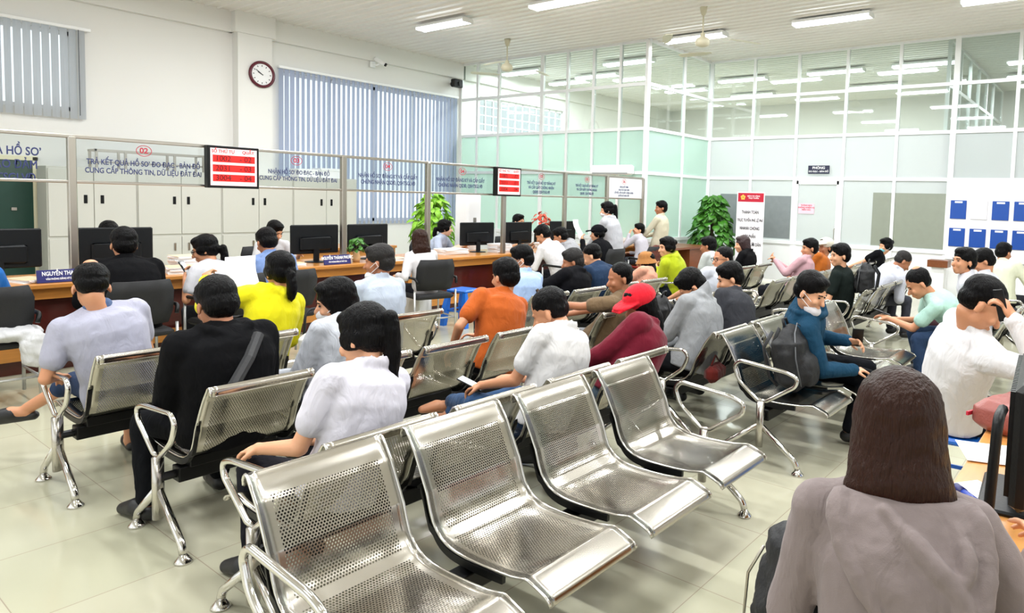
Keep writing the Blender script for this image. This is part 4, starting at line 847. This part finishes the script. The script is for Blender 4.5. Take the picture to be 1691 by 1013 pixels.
            for t, rx, ry, oy in ((.04, .088, .1, -.015), (-.04, .093, .088, -.03), (-.09, .1, .075, -.05), (-.09-ln*.5, .108, .058, -.062), (-.09-ln, .1, .035, -.07), (-.1-ln*1.08, .07, .02, -.072)):
                k_ = max(0, min(1, (-.04-t)/.1)); c = h_(0, oy, t) if t > -.1 else h_(0, oy, -.09)+V((0, -.0, (t+.09)*s)); xx = HM @ V((1, 0, 0)); yy = HM @ V((0, 1, 0)); rs.append([c+xx*rx*hs*math.cos(a)+yy*ry*hs*math.sin(a) for a in [2*math.pi*q/20 for q in range(20)]])
            g.rings(rs[::-1])
        if hair in ('bob', 'long', 'xlong'):   # leave the face clear
            pass
        organic(g, 'hair', HC, root, .0065 if vox < .011 else .008, 3, .008, .03)
    if fc:
        for q in (-1, 1):
            G().ell(h_(q*.03, .079, .003), (.011*hs, .006*hs, .0048*hs), HM, 8, 5).build('eye', mat('eye_dark', '#1A1210', .25), root, True)
            G().cap(h_(q*.018, .088, .021), h_(q*.044, .077, .022), .0035*hs, .003*hs, 6).build('eyebrow', HAIRB, root, True)
    if mask:
        g = G(); hel(g, (0, .056, -.055 if mask[0] != '_' else -.095), (.05, .056, .04)); o = organic(g, 'face_mask', cloth(mask.strip('_'), .3), root, .006, 2)
        for q in (-1, 1): G().tube([h_(q*.045, .06, -.04), h_(q*.082, .0, -.0), h_(q*.084, -.015, -.03), h_(q*.045, .055, -.075)], .0022*hs, 5).build('mask_strap', PAPER if mask not in ('#15161A',) else RUB, root)
    if glasses:
        g = G()
        for q in (-1, 1): g.tube([h_(q*.031+.021*math.cos(a), .094, .001+.015*math.sin(a)) for a in [2*math.pi*k/14 for k in range(14)]], .0022*hs, 5, closed=True).tube([h_(q*.052, .092, .006), h_(q*.08, .0, .004)], .0022*hs, 5)
        g.tube([h_(-.01, .098, .003), h_(.01, .098, .003)], .002*hs, 5).build('glasses', PLB, root)
    if cap:
        ck, cc = cap; g = G(); m = cloth(cc, .3)
        if ck == 'cap':
            hel(g, (0, -.012, .055), (.09, .108, .082), 18, 12); b = [h_(x, y, z) for x, y, z in ((-.075, .07, .05), (-.06, .15, .035), (0, .178, .04), (.06, .15, .035), (.075, .07, .05))]
            g.rings([[h_(-.08, .05, .06), h_(-.08, .05, .048), h_(.08, .05, .048), h_(.08, .05, .06)], [h_(-.072, .12, .052), h_(-.072, .12, .042), h_(.072, .12, .042), h_(.072, .12, .052)], [h_(-.04, .175, .036), h_(-.04, .175, .028), h_(.04, .175, .028), h_(.04, .175, .036)]])
            g.ell(h_(0, .09, .05), (.075*hs, .085*hs, .009*hs), HM)
        else:
            hel(g, (0, -.01, .07), (.088, .098, .062)); g.rings([[h_(rr_*math.cos(a), -.01+rr_*1.08*math.sin(a), z) for a in [2*math.pi*k/24 for k in range(24)]] for rr_, z in ((.088, .07), (.094, .04), (.125, -.015), (.121, -.02), (.09, .03))])
        organic(g, 'cap' if ck == 'cap' else 'bucket_hat', m, root, .006, 2)
    root['_H'] = 1; del root['_H']
    inv = Matrix.Rotation(R(face), 3, 'Z'); Wd = lambda v: inv @ V((v.x, v.y, 0))+V((hip[0], hip[1], v.z))
    return dict(root=root, wr=[Wd(a+(a-b).normalized()*.075) for a, b in zip(wr, el)], H=Wd(H), C=Wd(Cn), el=[Wd(a) for a in el])
def heldphone(p, i, lb, rot, lit=True, off=(0, 0, .03)):
    w = p['wr'][i]; phone(w.x+off[0], w.y+off[1], w.z+off[2], rot, lb, lit)
CR = lambda x: ((x*.12, .4, .47), (x*.12, .36, .085), (x*.02, .17, -.05))
# left block, row nearest the counter
a = person('man with thinning crown in a pale grey polo shirt, at the left', (1.40, 4.25), -6, (1.30, 4.38, 1.05), ('polo', '#A3A3B3', .35), '#25344F', 'bald', sk='b', hy=-4, hp=28, hl=(-.24, .22, .55), hr_=(.1, .33, .62), kl=((-.14, .40, .47), (-.32, .62, .30), (-.13, .08, -.04)), kr=CR(1), collar='#4A5E82', short=1, fat=1.08, sandal=1, tw=6)
person('woman in a bright yellow hoodie holding up a white paper, on a steel bench', (2.16, 4.25), 0, (2.32, 4.36, 1.08), ('hoodie', '#D9CF12', .4), '#20242C', 'tail', fem=1, hp=8, hl=(-.16, .34, 1.0), curl=1.1, elb=[(-1, .1, -.6), None])
sheet(2.22, 4.64, 1.0, 10, .22, .3, 'white paper held up by the woman in the yellow hoodie', tilt=80, grp='papers held by visitors')
person('grey haired man in a light blue-grey shirt with a white mask under the chin', (3.06, 4.25), 2, (3.07, 4.36, 1.09), ('shirt', '#B4BECC', .35), '#23252B', 'short', 'g', 'c', hy=38, hp=8, mask='_#EDEDED', fat=1.02)
# left block, second row
a = person('man in a black hooded jacket with a diagonal strap, back to the camera at left', (1.52, 3.28), 0, (1.51, 3.42, 1.045), ('hoodie', '#0E0E10', .35), '#101114', 'short', sk='c', hp=22, fat=1.14, s=.98, hl=(-.12, .3, .62), kl=((-.22, .36, .46), (-.24, .26, .085), (-.04, .17, -.05)), shoe='#0C0C0E', vox=.008)
q = a['C']; o = tag(G().tube([(q.x+.10, q.y-.13, q.z-.0), (q.x+.03, q.y-.185, q.z-.09), (q.x-.05, q.y-.215, q.z-.19), (q.x-.12, q.y-.21, q.z-.28), (q.x-.16, q.y-.17, q.z-.33)], .026, 8).build('crossbody_strap', mat('strap_grey', '#2B2B2D', .6, bump=.2)), 'dark grey strap running across the back of the black jacket', 'strap')
person('woman with long black hair, white mask and pale shirt, face turned left', (2.06, 3.26), 8, (2.12, 3.40, 1.0), ('long', '#C9CCD4', .5), '#2A2C33', 'long', fem=1, hy=52, hp=14, mask='#F2F2F2', fc=1, sk='a', hr=-8)
person('man in an orange polo shirt seen from behind in the middle', (3.26, 3.29), -3, (3.43, 3.42, 1.04), ('polo', '#B4561C', .4), '#1B1C20', 'short', sk='b', hp=10, fat=1.1, hl=(-.2, .18, .56), elb=[(-1, 0, -1), None])
# hidden row behind the front bench
a = person('woman with a black ponytail in a white short sleeved shirt, behind the front bench', (1.50, 2.28), 4, (1.62, 2.40, 1.02), ('shirt', '#E4E1EC', .4), '#1A1A20', 'pony', fem=1, hy=16, hp=22, hr=8, hl=(-.17, .26, .60), vox=.0065, sk='a', s=.97, fat=1.06, hr_=(.1, .3, .55))
a = person('young man in a white shirt with one bare foot up, holding a phone', (2.66, 2.28), 4, (2.78, 2.43, .985), ('shirt', '#EDEBEA', .4), '#2C4A70', 'crop', sk='b', hy=22, hp=30, vox=.007, s=.97, hl=(-.13, .30, .60), kl=((-.12, .36, .49), (.02, .68, .40), (-.15, .08, -.02)), kr=((.18, .36, .46), (-.06, .62, .36), (-.16, .06, -.02)), shoe=None, fat=1.05)
heldphone(a, 0, 'lit smartphone in the hand of the barefoot man in white', (22, 0, 25), True, (0, .02, .012))
a = person('person in a red cap and dark red jacket, turned left, in the middle', (3.26, 2.22), 14, (3.50, 2.33, .945), ('jacket', '#6B1226', .3), '#4B5A66', 'bob', 'k', 'c', hy=58, hp=18, mask='#6E7A7C', cap=('cap', '#C81828'), fem=1, fat=1.12, hr_=(.12, .3, .5))
sheet(3.22, 2.62, .72, 60, .05, .2, 'rolled white paper held by the person in the red cap', tilt=50, grp='papers held by visitors')
# middle block
a = person('man in a beige brown shirt raising a phone, left of the red cap', (4.32, 3.26), 20, (4.36, 3.10, .985), ('tee', '#6E5A42', .5), '#7C7D80', 'crop', sk='c', hy=40, hp=10, hl=(3.90, 3.42, .80, 0), hr_=(4.1, 3.5, .66, 0), elb=[(-.3, .2, -1), None], s=.93)
heldphone(a, 0, 'dark smartphone held up by the man in the beige shirt', (70, 0, 30), False)
a = person('man in a grey hooded top with a black mask, head bowed, by the bench armrest', (4.20, 2.27), 0, (4.36, 2.46, .985), ('hoodie', '#8E9092', .45), '#16171A', 'short', sk='b', hy=38, hp=42, peak=1, mask='#15161A', hl=(-.06, .36, .56), hr_=(.06, .34, .52), vox=.0075, bulge=.05)
person('man in a dark grey shirt leaning forward, right of the grey hoodie man', (4.80, 2.27), -4, (4.97, 2.46, 1.0), ('long', '#35363B', .5), '#1B1C20', 'short', sk='a', hy=40, hp=20, fc=1, bulge=.05)
person('man with dark framed glasses in a white shirt, head turned left', (6.02, 3.27), 0, (6.18, 3.14, 1.05), ('shirt', '#DDE0EA', .3), '#22252C', 'crop', sk='b', hy=62, hp=4, glasses=1, fc=1, fat=1.08)
person('man in a light blue shirt with glasses and mask, behind the orange shirt', (4.50, 4.25), -4, (4.57, 4.35, 1.03), ('shirt', '#A7C0E6', .35), '#20232A', 'short', sk='b', hy=46, hp=14, mask='#EDEFF2', glasses=1, fat=1.08)
person('older man in a black suit jacket with greying hair, middle block', (5.12, 4.25), 0, (5.24, 4.30, .975), ('jacket', '#141417', .3), '#141417', 'short', 'g', 'c', hy=42, hp=14, hl=(-.3, .3, .62), fc=0)
person('person in a navy top with a white collar line, beside the black suit', (5.66, 4.25), -4, (5.68, 4.40, 1.0), ('tee', '#22354F', .35), '#191B22', 'crop', sk='a', hy=30, hp=26)
person('person in a brown bucket hat and peach top', (6.30, 4.22), 0, (6.46, 4.24, .905), ('tee', '#D99C82', .4), '#5A3B36', 'bob', 'k', 'b', hy=20, hp=6, cap=('bucket', '#A4703E'), fem=1, s=.86, mask='_#D9D2CC', vox=.0095)
# far block
person('woman with tied black hair in a lime green hoodie, face turned left', (7.36, 4.25), 4, (7.22, 4.44, 1.03), ('hoodie', '#A9B51A', .4), '#20242C', 'bun', fem=1, hy=60, hp=6, hl='phone', hr_='phone', sk='a', fc=1, vox=.0095)
person('man in a pale grey t-shirt seen from behind, in front of the big plant', (8.12, 4.25), 0, (8.21, 4.40, 1.01), ('tee', '#C6CBC9', .3), '#2B2D33', 'short', sk='c', hy=10, hp=10, vox=.01, fat=1.05)
person('woman with auburn hair in a black top, in front of the white banner', (9.10, 4.25), 0, (9.14, 4.35, 1.0), ('long', '#121214', .3), '#17181C', 'long', 'r', 'a', hy=44, hp=6, fem=1, vox=.01)
a = person('man in a pink shirt raising his clasped hands, in front of the glass door', (8.62, 3.27), 6, (8.71, 3.20, 1.04), ('long', '#C39AA0', .35), '#1B1C20', 'short', sk='b', hy=36, hp=4, hl=(-.08, .24, .86), hr_=(.0, .24, .84), vox=.01, fc=1)
person('person in a white cap and burnt orange top, behind the pink shirt', (9.24, 3.27), 0, (9.42, 3.24, 1.02), ('tee', '#B2601E', .4), '#1B2026', 'short', sk='c', hy=62, hp=0, cap=('cap', '#EDE6D4'), vox=.01, collar=None)
a = person('man in a black and yellow shirt wearing a backpack, far right block', (7.42, 2.30), 8, (7.32, 2.36, 1.075), ('tee', '#1A211F', .4), '#16171B', 'short', sk='a', hy=38, hp=4, fc=1, hl=(-.2, .28, .62), hr_=(-.1, .26, .6), vox=.008, fat=1.02)
g = G().ell((.06, -.02, .64), (.15, .128, .13)); o = organic(g, 'yellow_lower_shirt', cloth('#C7A63A', .6), a['root'], .01, 3, .015, .06)
o = backpack(7.46, 2.12, .66, 10, .85, 'black backpack worn by the man in black and yellow', 0, toggle=False)
person('woman with hair bun, light blue mask and black top by the far glass', (11.2, 3.15), 0, (11.38, 2.96, .985), ('tee', '#101013', .3), '#17181C', 'bun', sk='a', hy=52, hp=6, fem=1, mask='#7FC7D6', vox=.011)
person('person in a white hooded top bowing far forward with short greying hair', (8.66, 2.36), -128, (8.80, 2.08, .95), ('hoodie', '#DADDE8', .35), '#3B3D46', 'crop', 'g', 'c', hp=40, vox=.01, hy=-20)
a = person('young man in a teal hoodie with lowered mask looking at his phone', (4.74, 1.70), 176, (4.43, 1.62, 1.035), ('hoodie', '#173F58', .45), '#0F1115', 'short', sk='a', hy=-4-30, hp=24, mask='_#E9E4E6', fc=1, vox=.0065, s=.98, hl=(4.72, 1.38, .72, 0), hr_=(4.62, 1.30, .50, 0), kr=((.12, .42, .46), (.24, .18, .085), (.02, .17, -.05)), kl=((-.16, .42, .45), (-.22, .48, .085), (-.02, .17, -.05)), curl=1.0) if 0 else None
a = person('young man in a teal hoodie with lowered mask looking at his phone', (4.70, 1.72), 200, (4.43, 1.60, 1.03), ('hoodie', '#173F58', .45), '#0F1115', 'short', sk='a', hy=-32, hp=24, mask='_#E9E4E6', fc=1, vox=.0065, s=.98, hl=(4.70, 1.44, .69, 0), hr_=(4.60, 1.36, .52, 0), kr=((.14, .40, .46), (.16, .30, .085), (.03, .17, -.05)), kl=((-.12, .42, .47), (-.10, .44, .085), (.0, .17, -.05)), curl=1.0)
heldphone(a, 0, 'black smartphone in the hand of the teal hoodie man', (60, 0, 110), False)
# right side
a = person('man in mint green t-shirt and jeans bent forward over his phone', (6.74, .96), 8, (6.45, 1.42, .975), ('tee', '#A9CDC0', .4), '#22344F', 'bald', sk='b', hy=22, hp=36, hl=(-.16, .62, .60), hr_=(-.05, .58, .58), kl=((-.34, .36, .47), (-.40, .30, .085), (-.05, .16, -.05)), kr=((-.0, .42, .47), (.04, .34, .085), (0, .17, -.05)), fc=1, bulge=.03, vox=.008, s=1.0)
heldphone(a, 0, 'dark smartphone held low by the mint green shirt man', (20, 0, 20), False)
person('man in a white shirt looking left, behind the mint green shirt', (7.36, .98), 4, (7.27, 1.18, 1.12), ('long', '#DCDDE4', .4), '#3A2226', 'short', sk='b', hy=46, hp=-4, fc=1, vox=.009, s=1.0)
person('grey haired man in a pale shirt whose forehead shows behind the white shirt', (8.08, .98), 0, (8.06, 1.12, 1.07), ('long', '#DDDFE6', .35), '#22242A', 'short', sk='b', hy=16, hp=30, vox=.01)
person('person in a pale cream shirt writing at the far right desk', (9.92, 1.16), -120, (10.12, 1.18, 1.1), ('long', '#E6E9CF', .35), '#2A2B30', 'short', hl='desk', hr_='desk', hp=14, vox=.011, fat=1.1)
a = person('man in a white long sleeved shirt pressing a phone to his bowed head', (4.02, .66), 215, (3.82, .52, 1.16), ('long', '#EFEDEE', .5), '#14161D', 'crop', sk='b', hy=-22, hp=38, vox=.0065, hem=-.04, seat=.44, s=1.04, fat=1.08, hr_=(3.60, .36, 1.10, 0), hl=(3.9, .2, .74, 0), elb=[None, (.9, .6, -1)], curl=1.2)
heldphone(a, 1, 'black phone pressed to the ear of the man in white', (80, 10, 40), False, (.0, .02, .0))
a = person('woman with long brown hair in a taupe hoodie, back to the camera', (1.50, .335), -68, (1.53, .355, 1.2), ('long', '#7F7371', .3), '#2A2A2E', 'xlong', 'b', 'a', hp=6, fem=1, hl=(-.13, .27, .64), hr_=(.34, .22, .80), vox=.0065, s=.97, hsz=1.06, seat=.44, fat=.96, elb=[(-.3, -.1, -1), (.5, -.4, -1)])
c = a['root']; z = a['C'].z; g = G()
def hoodtube(pts, r):
    P_ = [V(p) for p in pts]; Q = []
    for i in range(len(P_)-1):
        a, b, c_, d = P_[max(0, i-1)], P_[i], P_[i+1], P_[min(len(P_)-1, i+2)]
        Q += [.5*((2*b)+(c_-a)*t+(2*a-5*b+4*c_-d)*t*t+(3*b-a-3*c_+d)*t**3) for t in (0, .25, .5, .75)]
    Q.append(P_[-1]); g.tube(Q, [r*min(1, .55+min(k, len(Q)-1-k)*.15) for k in range(len(Q))], 10)
sl = [(0, .135, .0, -.06, .04), (.12, .15, .0, -.085, .05), (.3, .145, .008, -.115, .052), (.5, .125, .02, -.14, .05), (.7, .09, .035, -.155, .045), (.88, .05, .05, -.16, .035), (1, .015, .06, -.16, .02)]
g.rings([[V((cx_+rx_*math.cos(2*math.pi*k/20), y_+ry_*math.sin(2*math.pi*k/20), z+.045-.28*t_)) for k in range(20)] for t_, rx_, cx_, y_, ry_ in sl][::-1])
for s_ in (-1, 1): hoodtube([(cx_+s_*rx_*.86, y_-.012, z+.045-.28*t_) for t_, rx_, cx_, y_, ry_ in sl[:-1]]+[(.06, -.178, z-.235)], .023)
hoodtube([(-.05, -.11, z+.035), (.03, -.165, z-.03), (.09, -.18, z-.10), (.085, -.19, z-.15)], .02)
hoodtube([(.07, -.10, z+.03), (.10, -.155, z-.03), (.085, -.175, z-.08)], .016)
organic(g, 'hood', cloth('#7F7371', .3), c, .005, 5, .012, .06)
# visitors at the counter
def vis(*k, **w): w.setdefault('vox', .009); w.setdefault('seat', .43); return person(*k, **w)
vis('person in a black coat sitting at the counter before the second monitor', (2.1, 6.22), 0, (2.13, 6.42, 1.12), ('jacket', '#0D0D0F', .3), '#101014', 'short', hp=10, hl='desk', hr_='desk', hy=-6, fat=1.15, s=1.02)
a = vis('woman with glasses in a white blouse looking at her phone, at the counter', (2.86, 6.22), 10, (2.76, 6.48, 1.08), ('tee', '#DBDAE0', .35), '#24262C', 'tail', fem=1, hy=48, hp=18, glasses=1, fc=1, sk='b', hl=(-.2, .3, .8), hr_=(-.08, .3, .72), curl=1.0)
heldphone(a, 0, 'smartphone held by the woman with glasses at the counter', (55, 0, 30), False)
vis('man in a blue shirt leaning on the counter before the official in white', (3.38, 6.32), 0, (3.37, 6.58, 1.09), ('long', '#6F86B3', .4), '#1B1D24', 'short', sk='c', hp=24, hl='desk', hr_='desk', fat=1.05, s=1.0)
vis('woman with long hair in a white blouse beside the blue stool', (5.06, 6.32), -8, (5.06, 6.42, 1.06), ('long', '#E6E2E3', .35), '#22232A', 'long', 'b', 'a', hy=-8, hp=8, fem=1, hl=(-.22, .2, .66), hr_='desk')
vis('man in a white shirt bending over the counter past the far display', (7.36, 6.2), 4, (7.25, 6.52, 1.10), ('long', '#ECE9EA', .4), '#1C1D23', 'short', sk='b', hy=20, hp=34, hl='desk', hr_='desk', fat=1.08, s=1.02)
vis('person in a grey hooded top leaning on the counter beside the white shirt', (7.88, 6.34), 0, (7.64, 6.54, 1.08), ('hoodie', '#9A9A9D', .4), '#23252B', 'short', sk='b', hy=30, hp=20, hl='desk', hr_='desk')
vis('person in a black cap and black jacket with white stars, holding a paper', (8.36, 6.16), 10, (8.38, 6.42, 1.13), ('jacket', '#0F0F12', .3), '#101014', 'bun', fem=1, hy=30, hp=4, cap=('cap', '#111115'), hl=(-.2, .34, .95), sk='a')
sheet(8.12, 6.56, 1.12, 20, .24, .32, 'white paper held by the visitor in the black cap', tilt=70, grp='papers held by visitors')
g = G()
for q, (x, z, rr_) in enumerate([(8.56, .60, .05), (8.64, .74, .055), (8.5, .8, .04)]):
    pts = [V((x+(rr_ if k % 2 == 0 else rr_*.42)*math.sin(k*math.pi/5), 0, z+(rr_ if k % 2 == 0 else rr_*.42)*math.cos(k*math.pi/5))) for k in range(10)]
    g.rings([[V((p.x, 5.985, p.z)) for p in pts], [V((p.x, 5.98, p.z)) for p in pts]])
person('woman with a very long ponytail in a light grey hoodie, standing', (9.02, 6.46), 6, (8.96, 6.66, 1.42), ('hoodie', '#B9B9BE', .4), '#1A1B20', 'ponylong', stand=1, fem=1, hy=40, hp=10, mask='#EFEFF0', hl='desk', hr_='desk', sk='a', s=.98, vox=.01)
person('man in a cream shirt standing at the far end of the counter', (10.62, 6.62), 14, (10.59, 6.66, 1.46), ('long', '#E4DCC2', .3), '#3A3C42', 'short', sk='c', stand=1, hy=40, hp=4, hl='desk', hr_=None, s=1.0, vox=.011)
person('child with short black hair resting a hand on the chin beside the cream shirt man', (10.46, 6.72), 40, (10.44, 6.82, 1.11), ('hoodie', '#B8B4BC', .3), '#2A2C33', 'short', sk='a', hy=10, hl=(-.02, .2, .98), s=.86, seat=.5, vox=.011) if 0 else vis('child in a pale top with chin on hand, left of the cream shirt man', (10.1, 6.72), 10, (10.22, 6.88, 1.10), ('long', '#B8B4BC', .3), '#2A2C33', 'short', sk='a', hy=40, hl=(-.02, .24, .98), s=.88, seat=.46, vox=.011)
vis('person in a bright blue jacket with white letters cut by the left edge', (1.2, 6.45), 0, (1.17, 6.62, 1.1), ('jacket', '#1560A8', .3), '#15171C', 'short', hp=10, hl='desk', hr_='desk')
text('TRI', .12, Matrix.Translation((1.1, 6.03, .72)) @ Matrix.Rotation(R(90), 4, 'X'), PAPER, None) if 0 else None
# officials behind the counter
vis('official in a white shirt looking down behind the counter, before the blue shirt man', (4.37, 8.5), 180, (4.37, 8.3, 1.14), ('shirt', '#E9E9EC', .35), '#1B1D24', 'short', hp=26, hl='desk', hr_='desk', sk='a', fc=1, hy=16)
vis('official woman in a pale blue shirt seated behind the counter facing right', (6.82, 8.32), 205, (6.94, 8.18, 1.13), ('shirt', '#C6D3EA', .35), '#1B1D24', 'tail', hy=30, hp=6, hl='desk', hr_='desk', sk='d', fc=1, fem=1)
vis('official whose black hair and eyes show above a monitor by the far display', (8.88, 8.7), 182, (8.88, 8.5, 1.24), ('shirt', '#E9E9EC', .35), '#1B1D24', 'short', hl='desk', hr_='desk', sk='a', fc=1, s=1.04)
vis('official whose hair top shows over the second monitor from the left', (2.64, 8.5), 180, (2.64, 8.32, 1.17), ('shirt', '#E9E9EC', .35), '#1B1D24', 'short', hp=16, hl='desk', hr_='desk', sk='b')
# ------------------------------------------------------------------ bake the modifiers, convert the lettering
bpy.context.view_layer.update()
dg = bpy.context.evaluated_depsgraph_get()
done = []
for o in DEFER:
    me = bpy.data.meshes.new_from_object(o.evaluated_get(dg)); me.polygons.foreach_set('use_smooth', [True]*len(me.polygons))
    if not me.materials and o.data.materials: me.materials.append(o.data.materials[0])
    done.append((o, me))
for o, M, m, parent, name in TXT:
    me = bpy.data.meshes.new_from_object(o.evaluated_get(dg)); me.materials.clear(); me.materials.append(m); me.transform(M); n = bpy.data.objects.new(name, me); COL.objects.link(n); n.parent = parent
for o, me in done: o.modifiers.clear(); me.name = o.name; o.data = me
for o, *_ in TXT: bpy.data.objects.remove(o)
